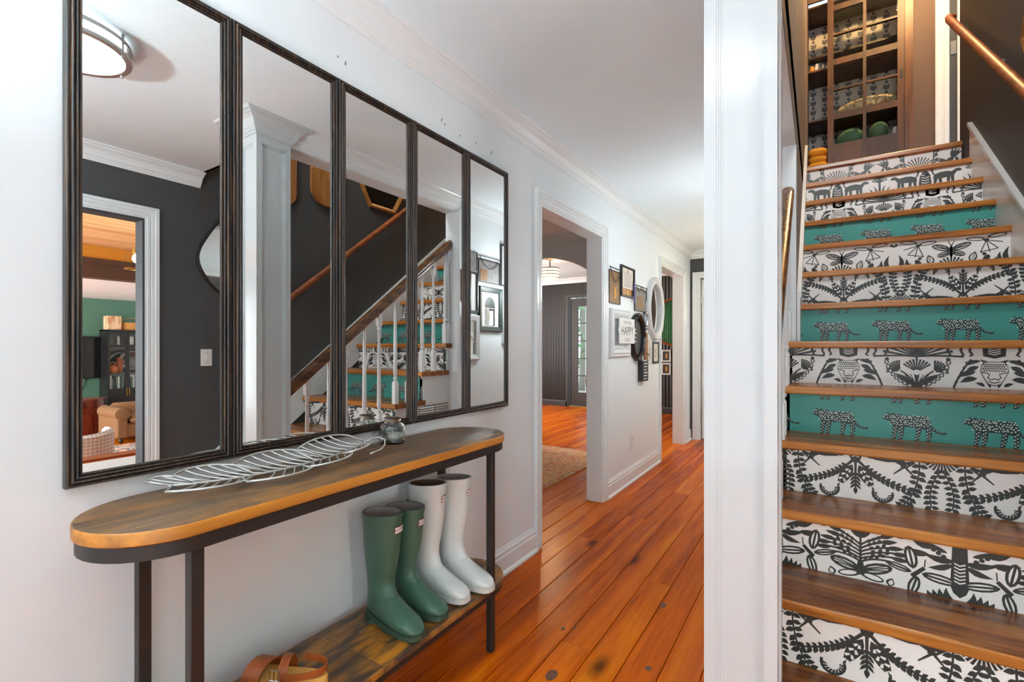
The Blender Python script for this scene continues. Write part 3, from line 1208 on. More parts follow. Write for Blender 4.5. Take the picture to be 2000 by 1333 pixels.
def print_tree():
    P = Print()
    P.stroke([(0, 0.055), (0, 0.19)], 0.006, 0.004)
    for i, v in enumerate((0.085, 0.097, 0.109, 0.121, 0.133, 0.146)):
        L = 0.085 + 0.02 * math.sin(i)
        end = (L, v + 0.012 - 0.004 * (3 - i))
        P.stroke(P.curve((0, v - 0.02), (L * 0.4, v + 0.004), end), 0.005)
        P.leaf(end[0] - 0.015, end[1] - 0.003, 0.052, math.radians(-8 + 5 * i), 0.014, 4)
        for k in range(3):
            q = L * (0.3 + 0.2 * k)
            P.leaf(q, v - 0.008 + 0.008 * k, 0.018, math.radians(55), 0.01, 3)
    for k in range(3):
        P.leaf(0.0, 0.15, 0.05, math.radians(90 - 22 * k), 0.012)
    # butterfly at the foot of the tree
    P.ell(0, 0.045, 0.011, 0.028)
    P.ell(0.047, 0.05, 0.046, 0.02, 0.3, 12)
    P.ell(0.047, 0.05, 0.035, 0.0115, 0.3, 12, 1)
    for k in (-1, 0, 1):
        P.stroke([(0.012, 0.04 + 0.003 * k), (0.08, 0.06 + 0.009 * k)], 0.0032, l=2)
    P.ell(0.034, 0.018, 0.034, 0.013, -0.2, 12)
    P.ell(0.036, 0.018, 0.026, 0.008, -0.2, 12, 1)
    P.stroke([(0, 0.06), (0.022, 0.088)], 0.005, 0.003)
    P.leaf(0.08, 0.0, 0.03, math.radians(70), 0.02)
    P.leaf(0.083, 0.004, 0.02, math.radians(70), 0.011, l=1)
    # moth
    mx, my = 0.16, 0.07
    P.poly([(mx - 0.022, my - 0.014), (mx - 0.014, my - 0.026), (mx + 0.02, my + 0.012), (mx + 0.012, my + 0.02)])
    for (x, y, rx, ry, a) in ((mx - 0.02, my + 0.045, 0.038, 0.018, 1.75), (mx + 0.055, my - 0.012, 0.046, 0.016, -0.15), (mx - 0.012, my - 0.05, 0.034, 0.016, 1.3), (mx - 0.052, my + 0.004, 0.034, 0.012, -0.25)):
        P.ell(x, y, rx, ry, a, 12)
        P.ell(x, y, rx * 0.76, ry * 0.56, a, 12, 1)
        P.stroke([(x - rx * math.cos(a), y - rx * math.sin(a)), (x + rx * math.cos(a), y + rx * math.sin(a))], 0.005, l=2)
    P.stroke([(mx + 0.016, my + 0.018), (mx + 0.018, my + 0.045)], 0.0025)
    # dragonfly on the other axis
    X = 0.265
    P.poly([(X - 0.018, 0.19), (X + 0.018, 0.19), (X + 0.024, 0.045), (X + 0.016, 0.022), (X, 0.008), (X - 0.016, 0.022), (X - 0.024, 0.045)])
    chevrons(P, X, 0.05, 0.12, 0.014, 6, 0.0032)
    for (x, y, L, a, w) in ((X - 0.01, 0.125, 0.085, 172, 0.018), (X - 0.015, 0.115, 0.07, 200, 0.016), (X - 0.06, 0.16, 0.075, 158, 0.022), (X - 0.075, 0.135, 0.07, 172, 0.018), (X - 0.03, 0.15, 0.05, 150, 0.012), (X - 0.13, 0.18, 0.06, 165, 0.018)):
        P.leaf(x, y, L, math.radians(a), w, bend=0.08)
    for k in range(5):
        P.ell(X - 0.04 - 0.013 * k, 0.136 + 0.009 * k, 0.0075, 0.0075, 0, 7)
    for k in range(4):
        P.leaf(X - 0.012 - 0.014 * k, -0.01, 0.05 - 0.004 * k, math.radians(115 + 8 * k), 0.015, bend=0.22)
    return P.mirrored()


def print_cats():
    P = Print()
    P.ell(0, 0.085, 0.036, 0.095)
    chevrons(P, 0, 0.02, 0.15, 0.022, 7, 0.004)
    # striding cat
    P.ell(0.1, 0.13, 0.055, 0.024, 0.08)
    P.poly([(0.05, 0.14), (0.045, 0.11), (0.07, 0.1), (0.075, 0.145)])
    P.poly([(0.14, 0.12), (0.15, 0.15), (0.178, 0.165), (0.172, 0.14), (0.16, 0.12)])
    P.ell(0.18, 0.152, 0.02, 0.011, -0.2)
    for a, b_ in ((0.06, 0.05), (0.082, 0.09), (0.13, 0.125), (0.148, 0.155)):
        P.poly([(a - 0.01, 0.125), (a + 0.01, 0.125), (b_ + 0.006, 0.02), (b_ - 0.006, 0.02)])
    P.stroke(P.curve((0.05, 0.14), (0.03, 0.175), (0.045, 0.19)), 0.007)
    for k in range(6):
        P.leaf(0.24 - 0.008 * k, -0.01, 0.13 - 0.012 * k, math.radians(95 + 11 * k), 0.014, bend=-0.12)
    P.stroke([(0.265, 0), (0.265, 0.18)], 0.014, 0.008)
    P.fan(0.265, 0.14, 0.005, 0.05, 20, 160, 8, 0.01)
    return P.mirrored()


def print_birds():
    P = Print()
    P.fan(0, 0.05, 0.012, 0.1, 12, 168, 13, 0.009)
    P.ell(0, 0.06, 0.016, 0.02)
    P.stroke([(0, 0.05), (0, -0.01)], 0.014)
    P.stroke(P.curve((0.02, 0.0), (0.1, 0.06), (0.09, 0.2)), 0.006)
    for k in range(4):
        P.leaf(0.088 + 0.004 * k, 0.06 + 0.035 * k, 0.04, math.radians(70 - 20 * (k % 2)), 0.02, stripes=2)
    # bird with spread tail
    P.ell(0.18, 0.09, 0.032, 0.017, 0.7)
    P.ell(0.2, 0.125, 0.012, 0.012)
    P.stroke([(0.205, 0.13), (0.228, 0.12)], 0.005, 0.002)
    for k in range(6):
        P.leaf(0.17, 0.085, 0.075, math.radians(150 + 18 * k), 0.012)
    for k in range(4):
        P.leaf(0.2, 0.1, 0.085, math.radians(40 + 16 * k), 0.014, bend=0.1)
    P.crescent(0.12, 0.02, 0.035, 0, 190, 0.006, 10)
    P.fan(0.265, 0.0, 0.01, 0.06, 20, 160, 9, 0.01)
    for k in range(4):
        P.leaf(0.225, 0.02 + 0.02 * k, 0.035, math.radians(30 + 25 * k), 0.015)
    return P.mirrored()


def print_leopards(v0):
    """a row of walking leopards, facing left, spaced 0.2645 apart, feet at v0"""
    Q = Print()
    for row, du in ((v0, 0.0),):
        P = Print()
        P.ell(0.085, 0.083, 0.058, 0.026, -0.03)
        P.ell(0.045, 0.085, 0.028, 0.029, 0)
        P.ell(0.13, 0.082, 0.024, 0.03, 0)
        P.ell(0.014, 0.097, 0.018, 0.016, 0)
        P.poly([(0.005, 0.104), (0.01, 0.12), (0.018, 0.108)])
        P.poly([(0.02, 0.108), (0.03, 0.119), (0.032, 0.102)])
        P.poly([(-0.008, 0.094), (0.006, 0.1), (0.008, 0.086), (-0.005, 0.086)])
        for a, b_, c_ in ((0.04, 0.034, 0.026), (0.058, 0.056, 0.048), (0.118, 0.112, 0.104), (0.142, 0.15, 0.142)):
            P.poly([(a - 0.012, 0.075), (a + 0.012, 0.075), (b_ + 0.008, 0.03), (c_ + 0.011, 0.004), (c_ - 0.004, 0.0), (c_ - 0.002, 0.01), (b_ - 0.008, 0.03)])
        P.stroke(P.curve((0.140, 0.09), (0.168, 0.03), (0.205, 0.042)), 0.009, 0.006)
        random.seed(3)
        for i in range(17):
            for j in range(6):
                x = -0.002 + 0.0095 * i + 0.0045 * (j % 2)
                y = 0.058 + 0.0095 * j
                if (0.02 < x < 0.152 and 0.06 < y < 0.108 - 0.0 * x) or (x <= 0.02 and 0.088 < y < 0.11):
                    P.ell(x + random.uniform(-1, 1) * 0.0025, y + random.uniform(-1, 1) * 0.0025, 0.0033, 0.0033, 0, 6, 1)
        for a, b_ in ((0.038, 0.03), (0.057, 0.052), (0.116, 0.108), (0.145, 0.148)):
            for v in (0.05, 0.036, 0.022, 0.01):
                t = 1 - v / 0.075
                P.ell(a + (b_ - a) * t - 0.003, v, 0.003, 0.003, 0, 6, 1)
                P.ell(a + (b_ - a) * t + 0.004, v + 0.006, 0.0028, 0.0028, 0, 6, 1)
        for k in range(5):
            P.ell(0.155 + 0.009 * k, 0.062 - 0.008 * min(k, 3) + 0.002 * k, 0.002, 0.002, 0, 5, 1)
        for l, p in P.p:
            Q.p.append((l, [(a + du, b_ + row) for a, b_ in p]))
    return Q


def flip_v(P, h):
    q = Print()
    for l, p in P.p:
        q.p.append((l, [(a, h - b_) for a, b_ in reversed(p)]))
    return q


def print_mesh(P, x0, x1, z0, z1, y, phase, period, mats, parent, name='printed_pattern', single=False):
    mb = MB()
    k0 = math.floor((x0 - phase) / period) - 1
    k1 = math.ceil((x1 - phase) / period) + 1
    for k in range(k0, k1 + 1):
        for n, (l, p) in enumerate(P.p):
            q = clip([(a + phase + k * period, b_ + z0) for a, b_ in p], x0, x1, z0, z1)
            if len(q) >= 3:
                yy = y - 0.0004 - 0.0003 * l - 0.0000004 * n
                mb.add([(a, yy, b_) for a, b_ in q], [tuple(range(len(q)))], {0: 0, 1: 1, 2: 0}[l])
        if single and mb.v:
            mb.build(name, mats, parent, fix=False)
            mb = MB()
    if mb.v:
        mb.build(name, mats, parent, fix=False, kind='stuff')


KINDS = {1: 'tree', 2: 'gazelle_inv', 3: 'tree', 4: 'gazelle_inv', 5: 'leopard', 6: 'face', 7: 'leopard', 8: 'gazelle', 9: 'butterfly', 10: 'leopard', 11: 'face', 12: 'cats', 13: 'birds'}
PR = {'face': print_face(), 'gazelle': print_gazelle(), 'butterfly': print_butterfly(), 'tree': print_tree(), 'cats': print_cats(), 'birds': print_birds()}
PR['gazelle_inv'] = flip_v(PR['gazelle'], 0.2)
PR['leopard'] = print_leopards(-0.002)
PR['leopard_feet'] = print_leopards(0.156)

for k in range(1, 14):
    yk, zk = YN(k), ZN(k)
    xl = XL if k <= 6 else 1.264
    back = YN(k + 1) + NOSE + 0.012 if k < 13 else 5.2
    # tread with rounded nosing
    prof = [(yk + 0.004, zk - TH), (yk, zk - TH + 0.006), (yk, zk - 0.006), (yk + 0.003, zk - 0.0015), (yk + 0.008, zk), (back, zk), (back, zk - TH)]
    if k == 6:
        mb = MB().prism([(yk + 0.004, zk - TH), (yk, zk - TH + 0.006), (yk, zk - 0.006), (yk + 0.003, zk - 0.0015), (yk + 0.008, zk), (2.984, zk), (2.984, zk - TH)], 'X', XL, 1.2515)
        mb.prism(prof, 'X', 1.2515, XR - 0.014)
    else:
        mb = MB().prism(prof, 'X', xl, XR - 0.014 if k < 13 else XR - 0.014)
    # front band takes the paler, worn wood
    ob = mb.build('tread', ['tread_wood', 'nosing_wood'], stairs)
    for pl in ob.data.polygons:
        if pl.normal.y < -0.75:
            pl.material_index = 1
    # riser
    zb = ZN(k - 1) if k > 1 else 0.0
    if k == 1:
        zb = 0.0
    rl = 1.2 if k <= 6 else 1.264
    yr = yk + NOSE
    kind = KINDS[k]
    rs = B(rl, XR - 0.014, yr, yr + 0.012, zb, zk - TH).build('riser', 'teal_paper' if kind == 'leopard' else 'paper_print', stairs,
                                                             label={'leopard': 'teal riser printed with walking leopards'}.get(kind, 'white riser printed with black plants and animals'))
    if kind == 'leopard':
        print_mesh(PR['leopard'], rl, XR - 0.016, zb, zk - TH, yr, 1.33, 0.2645, ['leopard_ink', 'leopard_spot'], rs, 'leopard_print', True)
        print_mesh(PR['leopard_feet'], rl, XR - 0.016, zb, zk - TH, yr, 1.33, 0.2645, ['leopard_ink', 'leopard_spot'], rs, 'leopard_feet')
    else:
        print_mesh(PR[kind], rl, XR - 0.016, zb, zk - TH, yr, 1.474, 0.53, ['ink_print', 'paper_print'], rs)

# stringer on the hall side (stepped)
prof = [(YN(1) + NOSE, 0)]
for k in range(1, 7):
    prof += [(YN(k) + NOSE, ZN(k) - TH), (min(YN(k + 1) + NOSE, 2.986), ZN(k) - TH)]
prof += [(2.986, 0)]
MB().prism(prof, 'X', 1.2, 1.23).build('stringer', 'trim_paint', stairs)
# small mouldings under the tread ends
for k in range(1, 7):
    B(1.19, 1.2, YN(k) + 0.012, min(YN(k + 1) + 0.03, 2.985), ZN(k) - TH - 0.014, ZN(k) - TH).build('cove_moulding', 'trim_paint', stairs)
    B(1.195, 1.2, YN(k) + NOSE, YN(k) + NOSE + 0.014, ZN(k) - RI, ZN(k) - TH - 0.014).build('edge_moulding', 'trim_paint', stairs)


# sloped skirt boards
def skirt(xa, xb, y0, y1, rise, parent, name):
    def zl(y):
        return RI * (2 + (y - Y2) / G) + ROFF
    poly = [(y0, max(0, zl(y0) - 0.2)), (y1, zl(y1) - 0.25), (y1, zl(y1) + rise), (y0, zl(y0) + rise)]
    return MB().prism(poly, 'X', xa, xb).build(name, 'trim_paint', parent)


skirt(XR - 0.014, XR, 1.56, 4.62, 0.175, stairs, 'skirt_board')
skirt(1.25, 1.264, 2.99, 4.78, 0.175, stairs, 'skirt_board')


def slope_bar(x0, x1, y0, y1, rise, h, parent, name, mat='trim_paint'):
    def zl(y):
        return RI * (2 + (y - Y2) / G) + ROFF
    return MB().prism([(y0, zl(y0) + rise), (y1, zl(y1) + rise), (y1, zl(y1) + rise + h), (y0, zl(y0) + rise + h)], 'X', x0, x1).build(name, mat, parent)


slope_bar(XR - 0.02, XR, 1.56, 4.62, 0.175, 0.012, stairs, 'skirt_moulding')
slope_bar(XR - 0.028, XR, 1.56, 4.62, 0.187, 0.026, stairs, 'skirt_cap')
slope_bar(1.25, 1.27, 2.99, 4.78, 0.175, 0.03, stairs, 'skirt_cap')

# balusters and handrail of the open side
XB = 1.207


def rail_under(y):
    return 0.956 + 0.7707 * (y - 1.601) - 0.074


def baluster(y, z0, blocky, w=0.034, name='baluster'):
    zt = rail_under(y) + 0.012
    h = zt - z0
    mb = MB()
    b = w / 2

    def sq(z, q):
        return [(XB + q * c, y + q * d, z) for c, d in ((-1, -0.9), (-0.9, -1), (0.9, -1), (1, -0.9), (1, 0.9), (0.9, 1), (-0.9, 1), (-1, 0.9))]

    def ci(z, r):
        return [(XB + r * math.cos(t), y + r * math.sin(t), z) for t in [math.radians(45 * k + 202.5) for k in range(8)]]
    base = 0.15
    rg = [sq(z0, b), sq(z0 + base, b), ci(z0 + base + 0.018, b * 0.62), ci(z0 + base + 0.026, b * 0.95), ci(z0 + base + 0.036, b * 0.95), ci(z0 + base + 0.044, b * 0.6),
          ci(z0 + base + 0.075, b * 0.92)]
    if blocky:
        rg += [ci(zt - 0.135, b * 0.55), ci(zt - 0.12, b * 0.9), ci(zt - 0.112, b * 0.6), sq(zt - 0.095, b * 0.95), sq(zt, b * 0.95)]
    else:
        rg += [ci(z0 + base + h * 0.3, b * 0.8), ci(zt, b * 0.52)]
    mb.loft(rg)
    return mb.build(name, 'trim_paint', stairs, smooth=True, auto=35)


for k in range(1, 7):
    if k < 6:
        baluster(YN(k) + 0.03, ZN(k), False)
        baluster(YN(k) + 0.155, ZN(k), True)
    else:
        baluster(YN(k) + 0.02, ZN(k), False)
        baluster(YN(k) + 0.056, ZN(k), True, 0.036, 'half_newel')
# handrail profile swept along the slope
hp = [(-0.022, 0), (-0.028, 0.012), (-0.030, 0.026), (-0.026, 0.034), (-0.031, 0.044), (-0.029, 0.058), (-0.018, 0.069), (0, 0.073), (0.018, 0.069), (0.029, 0.058), (0.031, 0.044), (0.026, 0.034), (0.030, 0.026), (0.028, 0.012), (0.022, 0)]
y0, y1 = 1.526, 2.982
MB().loft([[(XB + a, y0 - 0.0 * b_, rail_under(y0) + b_) for a, b_ in hp], [(XB + a, y1, rail_under(y1) + b_) for a, b_ in hp]]).build('handrail', 'rail_wood', stairs, smooth=True, auto=50)

# wall handrail on the dark side
wh = empty('wall_handrail', (2.2, 3.4, 1.55), 'round reddish brown handrail fixed to the dark stair wall', 'handrail')
pa, pb = (2.195, 2.03, 1.385), (2.195, 4.93, 3.69)


def rail_pt(y):
    t = (y - pa[1]) / (pb[1] - pa[1])
    return (2.195, y, pa[2] + t * (pb[2] - pa[2]))


MB().tube([rail_pt(1.75), rail_pt(2.5), rail_pt(3.5), rail_pt(4.9), (2.2, 4.95, rail_pt(4.95)[2] + 0.004), (2.23, 4.97, rail_pt(4.96)[2] + 0.0)], [0.026, 0.026, 0.026, 0.026, 0.026, 0.024], 14).build('rail', 'rail_red_wood', wh, smooth=True, auto=60)
for y in (2.75, 3.95, 4.8):
    p = rail_pt(y)
    MB().tube([(XR, y, p[2] - 0.07), (XR - 0.04, y, p[2] - 0.068), (XR - 0.065, y, p[2] - 0.045), (2.196, y, p[2] - 0.02)], 0.007, 8).lathe([(0.02, -0.006), (0.02, 0.0)], (XR, y, p[2] - 0.07), 12, 'X').build('bracket', 'chrome', wh, smooth=True, auto=40)

# vent register under the stairs
vr = empty('vent_register', (1.2, 2.79, 0.45), 'white louvred vent register low on the wall under the stairs', 'vent')
fr = MB()
fr.box(1.192, 1.2, 2.585, 2.985, 0.44, 0.735)
fr.build('frame', 'white_plastic', vr)
B(1.1912, 1.192, 2.615, 2.955, 0.47, 0.705).build('backing', 'photo_grey', vr)
for sgm in range(2):
    for k in range(13):
        z = 0.478 + 0.0172 * k
        MB().prism([(1.184, z), (1.1915, z + 0.006), (1.1915, z + 0.010), (1.184, z + 0.004)], 'Y', 2.62 + 0.172 * sgm, 2.78 + 0.172 * sgm).build('louvre', 'white_plastic', vr)
MB().sphere((1.185, 2.93, 0.745), 0.006, 0.006, 0.006, 8, 6).build('lever_knob', 'white_plastic', vr, smooth=True)

# ================================================================== MIRRORS on the left wall
M0, MW, MT, MBZ = 0.3332, 0.3393, 2.036, 0.8504
MPROF = [(0, 0), (0, 0.018), (0.003, 0.022), (0.006, 0.0215), (0.007, 0.0185), (0.009, 0.0235), (0.0115, 0.025), (0.014, 0.0235), (0.0155, 0.019), (0.0175, 0.022), (0.0195, 0.023),
         (0.0215, 0.0215), (0.0225, 0.017), (0.0245, 0.019), (0.0265, 0.019), (0.028, 0.016), (0.030, 0.013), (0.030, 0)]


def frame_ring(x, y0, y1, z0, z1, prof, axis='X', sgn=1):
    """mitred picture-frame moulding; prof = (inset from outer edge, height off the wall)"""
    mb = MB()
    rings = []
    for cy, cz in ((0, 0), (1, 0), (1, 1), (0, 1), (0, 0)):
        ring = []
        for w, t in prof:
            yy = y0 + w if cy == 0 else y1 - w
            zz = z0 + w if cz == 0 else z1 - w
            ring.append((x + sgn * t, yy, zz) if axis == 'X' else (yy, x + sgn * t, zz))
        rings.append(ring)
    mb.loft(rings, True, False, False)
    return mb


def bronze_frame_mat():
    m, nt, b = new_mat('mirror_frame_bronze')
    g = N(nt, 'ShaderNodeNewGeometry')
    mp = N(nt, 'ShaderNodeMapping')
    mp.inputs['Scale'].default_value = (60, 60, 1.6)
    nt.links.new(g.outputs['Position'], mp.inputs[0])
    n = N(nt, 'ShaderNodeTexNoise')
    n.inputs['Scale'].default_value = 3.0
    n.inputs['Detail'].default_value = 4
    nt.links.new(mp.outputs[0], n.inputs['Vector'])
    cr = N(nt, 'ShaderNodeValToRGB')
    e = cr.color_ramp.elements
    e[0].position = 0.48
    e[0].color = S(34, 31, 30)
    e[1].position = 0.75
    e[1].color = S(104, 72, 46)
    nt.links.new(n.outputs['Fac'], cr.inputs[0])
    nt.links.new(cr.outputs[0], b.inputs['Base Color'])
    b.inputs['Roughness'].default_value = 0.36


bronze_frame_mat()
ORD = ['leftmost of the five tall framed mirrors, nearest the camera', 'second tall framed mirror from the left, reflecting the white column', 'middle one of the five tall framed mirrors over the console table',
       'fourth tall framed mirror, reflecting the upper stair steps', 'rightmost of the five tall framed mirrors, nearest the doorway']
for k in range(5):
    y0 = M0 + k * MW + 0.0008
    y1 = M0 + (k + 1) * MW - 0.0008
    mr = empty('wall_mirror', (0, (y0 + y1) / 2, MBZ), ORD[k], 'mirror', 'row of five tall wall mirrors')
    frame_ring(0.0, y0, y1, MBZ, MT, MPROF).build('frame', 'mirror_frame_bronze', mr, smooth=True, auto=25)
    B(0.004, 0.0145, y0 + 0.028, y1 - 0.028, MBZ + 0.028, MT - 0.028).build('glass', 'mirror_glass', mr)

# ================================================================== CONSOLE TABLE
tbl = empty('console_table', (0.182, 0.965, 0), 'narrow console table with rounded wooden top and dark iron legs under the mirrors', 'table')
TX, TYA, TYB = 0.182, 0.456, 1.473


def race(r, n=18, xo=TX):
    pts = []
    for k in range(n + 1):
        t = PI + PI * k / n
        pts.append((xo + r * math.cos(t), TYA + r * math.sin(t)))
    for k in range(n + 1):
        t = PI * k / n
        pts.append((xo + r * math.cos(t), TYB + r * math.sin(t)))
    return pts


def race_slab(r, z0, z1, ch=0.004):
    mb = MB()
    mb.loft([[(a, b_, z) for a, b_ in race(r - i)] for z, i in ((z0, ch), (z0 + ch, 0), (z1 - ch, 0), (z1 - ch * 0.3, ch * 0.4), (z1, ch))])
    return mb


ts = race_slab(0.152, 0.782, 0.812)
to = ts.build('table_top', ['table_wood', 'table_edge_wood'], tbl, smooth=True, auto=40)
for pl in to.data.polygons:
    if abs(pl.normal.z) < 0.5:
        pl.material_index = 1


def race_band(ro, ri, z0, z1):
    mb = MB()
    o, i = race(ro), race(ri)
    n = len(o)
    mb.loft([[(a, b_, z0) for a, b_ in o], [(a, b_, z1) for a, b_ in o], [(a, b_, z1) for a, b_ in i], [(a, b_, z0) for a, b_ in i], [(a, b_, z0) for a, b_ in o]], True, False, False)
    return mb


race_band(0.147, 0.141, 0.755, 0.782).build('apron_band', 'iron', tbl, smooth=True, auto=40)
for lx, ly in ((0.06, TYA), (0.304, TYA), (0.06, TYB), (0.304, TYB)):
    MB().bbox(lx - 0.0125, lx + 0.0125, ly - 0.0125, ly + 0.0125, 0, 0.757, 0.0015).build('leg', 'iron', tbl)
race_slab(0.15, 0.238, 0.258, 0.003).build('lower_shelf', 'shelf_worn_wood', tbl, smooth=True, auto=40)
race_band(0.146, 0.141, 0.219, 0.239).build('shelf_band', 'iron', tbl, smooth=True, auto=40)

# ================================================================== BOOTS
SEC = [((0.084, 1.0), (-0.078, 0.965), 0.056), ((0.082, 0.9), (-0.078, 0.87), 0.055), ((0.076, 0.7), (-0.075, 0.69), 0.052), ((0.062, 0.5), (-0.066, 0.48), 0.045),
       ((0.052, 0.41), (-0.058, 0.35), 0.041), ((0.054, 0.345), (-0.058, 0.22), 0.039), ((0.066, 0.292), (-0.066, 0.13), 0.038), ((0.086, 0.25), (-0.066, 0.065), 0.038),
       ((0.112, 0.212), (-0.03, 0.05), 0.039), ((0.140, 0.18), (0.035, 0.04), 0.042), ((0.164, 0.152), (0.09, 0.036), 0.044), ((0.182, 0.12), (0.135, 0.036), 0.039), ((0.192, 0.088), (0.168, 0.04), 0.027), ((0.192, 0.058), (0.186, 0.045), 0.009)]


def boot_ring(f, b_, w, H, foot, n=20):
    fx, fz = f[0], f[1] * H if f[1] > 0.3 else f[1] * 0.37
    bx, bz = b_[0], b_[1] * H if b_[1] > 0.3 else b_[1] * 0.37
    out = []
    for k in range(n):
        t = 2 * PI * k / n
        c, s = math.cos(t), math.sin(t)
        e = 0.75 if foot else 1.0
        cc_ = math.copysign(abs(c) ** e, c)
        ss = math.copysign(abs(s) ** e, s)
        out.append(((fx + bx) / 2 + (fx - bx) / 2 * cc_, w * 0.95 * ss, (fz + bz) / 2 + (fz - bz) / 2 * cc_))
    return out


def make_boot(x, y, z, H, rub, sole, lining, label, group, yaw=0.0, strap=False, texture='HUNTER'):
    root = empty('rubber_boot', (x, y, z), label, 'boot', group)
    ca, sa = math.cos(yaw), math.sin(yaw)

    def W(p):
        return (x + p[0] * ca - p[1] * sa, y + p[0] * sa + p[1] * ca, z + p[2])
    rings = []
    secs = []
    for i in range(len(SEC) - 1):      # subdivide for smoothness
        a, b2 = SEC[i], SEC[i + 1]
        for t in (0, 0.5):
            secs.append((tuple(a[0][j] + (b2[0][j] - a[0][j]) * t for j in (0, 1)), tuple(a[1][j] + (b2[1][j] - a[1][j]) * t for j in (0, 1)), a[2] + (b2[2] - a[2]) * t, i >= 7))
    secs.append(SEC[-1] + (True,))
    rings = [[W(p) for p in boot_ring(f, b_, w, H, ft)] for f, b_, w, ft in secs]
    mb = MB().loft(rings, True, False, True)
    # inner wall of the shaft
    inner = []
    for f, b_, w, ft in secs[:9]:
        inner.append([W(p) for p in boot_ring((f[0] - 0.005, f[1]), (b_[0] + 0.005, b_[1]), w - 0.005, H, False)])
    mb.loft([rings[0], inner[0]], True, False, False)
    o = mb.build('shaft', rub, root, smooth=True)
    sm = o.modifiers.new('smooth', 'SUBSURF')
    sm.levels = 1
    sm.render_levels = 1
    MB().loft(inner, True, False, True).build('lining', lining, root, smooth=True)
    # rim band
    f0, b0, w0, _ = secs[0]
    f1, b1, w1, _ = secs[1]
    MB().loft([[W(p) for p in boot_ring((f0[0] + 0.0015, f0[1]), (b0[0] - 0.0015, b0[1]), w0 + 0.0015, H, False)],
               [W((p[0], p[1], p[2] - 0.012)) for p in boot_ring((f0[0] + 0.0015, f0[1]), (b0[0] - 0.0015, b0[1]), w0 + 0.0015, H, False)]], True, False, False).build('rim_band', rub, root, smooth=True)
    # outsole
    outl = []
    for k in range(28):
        t = 2 * PI * k / 28
        px = 0.064 + 0.132 * math.cos(t)
        wy = 0.040 * math.copysign(abs(math.sin(t)) ** 0.7, math.sin(t)) * (1.0 + 0.22 * (px - 0.03) / 0.12 if px > 0.03 else 0.95)
        outl.append((px, wy))
    so = MB()
    so.loft([[W((a, b2, zz)) for a, b2 in outl] for zz in (0.008, 0.020, 0.024)])
    so.loft([[W((-0.067 + (a + 0.068) * 0.29, b2 * 0.98, zz)) for a, b2 in outl] for zz in (0.0, 0.014)])
    for k in range(7):
        fx = 0.06 + 0.017 * k
        wq = 0.04 - 0.0016 * k * k * 0.35
        so.loft([[W((fx, -wq, zz)), W((fx + 0.01, -wq, zz)), W((fx + 0.01, wq, zz)), W((fx, wq, zz))] for zz in (0.0, 0.01)])
    so.build('outsole', sole, root)
    # ankle foxing line
    aa = secs[13]
    MB().tube([W(p) for p in boot_ring((aa[0][0] + 0.001, aa[0][1]), (aa[1][0] - 0.001, aa[1][1]), aa[2] + 0.001, H, False)], 0.0012, 5, cyc=True).build('seam_line', rub, root, smooth=True)
    # label wrapped on the upper front

    def on_shaft(ang, h, off):
        t = (0.98 - h) / 0.28
        a, b2 = SEC[0], SEC[2]
        fx = a[0][0] + (b2[0][0] - a[0][0]) * t
        bx = a[1][0] + (b2[1][0] - a[1][0]) * t
        w = a[2] + (b2[2] - a[2]) * t
        c, s = math.cos(ang), math.sin(ang)
        return W(((fx + bx) / 2 + ((fx - bx) / 2 + off) * c, (w + off) * s, h * H))
    for nm, m, a0, a1, h0, h1, off in (('label_border', 'label_red', -0.17, 0.51, 0.835, 0.895, 0.0022), ('label_plate', 'label_white', -0.15, 0.49, 0.840, 0.890, 0.0028)):
        n = 8
        MB().loft([[on_shaft(a0 + (a1 - a0) * k / n, h, off) for k in range(n + 1)] for h in (h0, h1)], False, False, False).build(nm, m, root, fix=False)
    vs, fs = text_mesh('HUNTER', 0.014)
    tb = MB()
    tb.add([on_shaft(0.17 + p[0] / 0.082, 0.865 + p[1] / H, 0.0034) for p in vs], fs)
    tb.build('label_text', 'black_satin', root, fix=False)
    if strap:
        st = MB()
        n = 6
        st.loft([[on_shaft(-2.55 + 1.1 * k / n, h, 0.004) for k in range(n + 1)] for h in (0.77, 0.83)], False, False, False)
        st.build('side_strap', rub, root, fix=False)
        bk = MB()
        q0 = [on_shaft(a, h, 0.006) for a, h in ((-2.35, 0.76), (-2.15, 0.76), (-2.15, 0.835), (-2.35, 0.835))]
        bk.tube(q0, 0.002, 6, cyc=True)
        bk.build('buckle', 'chrome', root)
        p = on_shaft(-1.75, 0.80, 0.005)
        MB().sphere(p, 0.004, 0.004, 0.004, 8, 6).build('strap_stud', 'chrome', root, smooth=True)
    return root


SH = 0.2585
make_boot(0.145, 1.082, SH, 0.36, 'green_rubber', 'green_rubber_sole', 'boot_lining', 'dark green rubber boot, frontmost of the four on the shelf', 'rubber boots on the lower shelf', -0.12)
make_boot(0.135, 1.192, SH, 0.345, 'green_rubber', 'green_rubber_sole', 'boot_lining', 'dark green rubber boot standing between its mate and a white boot', 'rubber boots on the lower shelf', -0.05)
make_boot(0.133, 1.307, SH, 0.40, 'white_rubber', 'white_rubber_sole', 'brown_lining', 'pale grey white rubber boot with a side strap, next to the green boots', 'rubber boots on the lower shelf', -0.02, strap=True)
make_boot(0.162, 1.417, SH, 0.40, 'white_rubber', 'white_rubber_sole', 'boot_lining', 'pale grey white rubber boot at the far end, by the right table leg', 'rubber boots on the lower shelf', -0.04)

# ================================================================== WIRE LEAF TRAY
tray = empty('wire_leaf_tray', (0.16, 0.75, 0.812), 'silver wire tray shaped like a long leaf lying on the console table', 'tray')
ZT = 0.812


def qb(p0, p1, p2, p3, t):
    u = 1 - t
    return tuple(u ** 3 * a + 3 * u * u * t * b_ + 3 * u * t * t * c + t ** 3 * d for a, b_, c, d in zip(p0, p1, p2, p3))


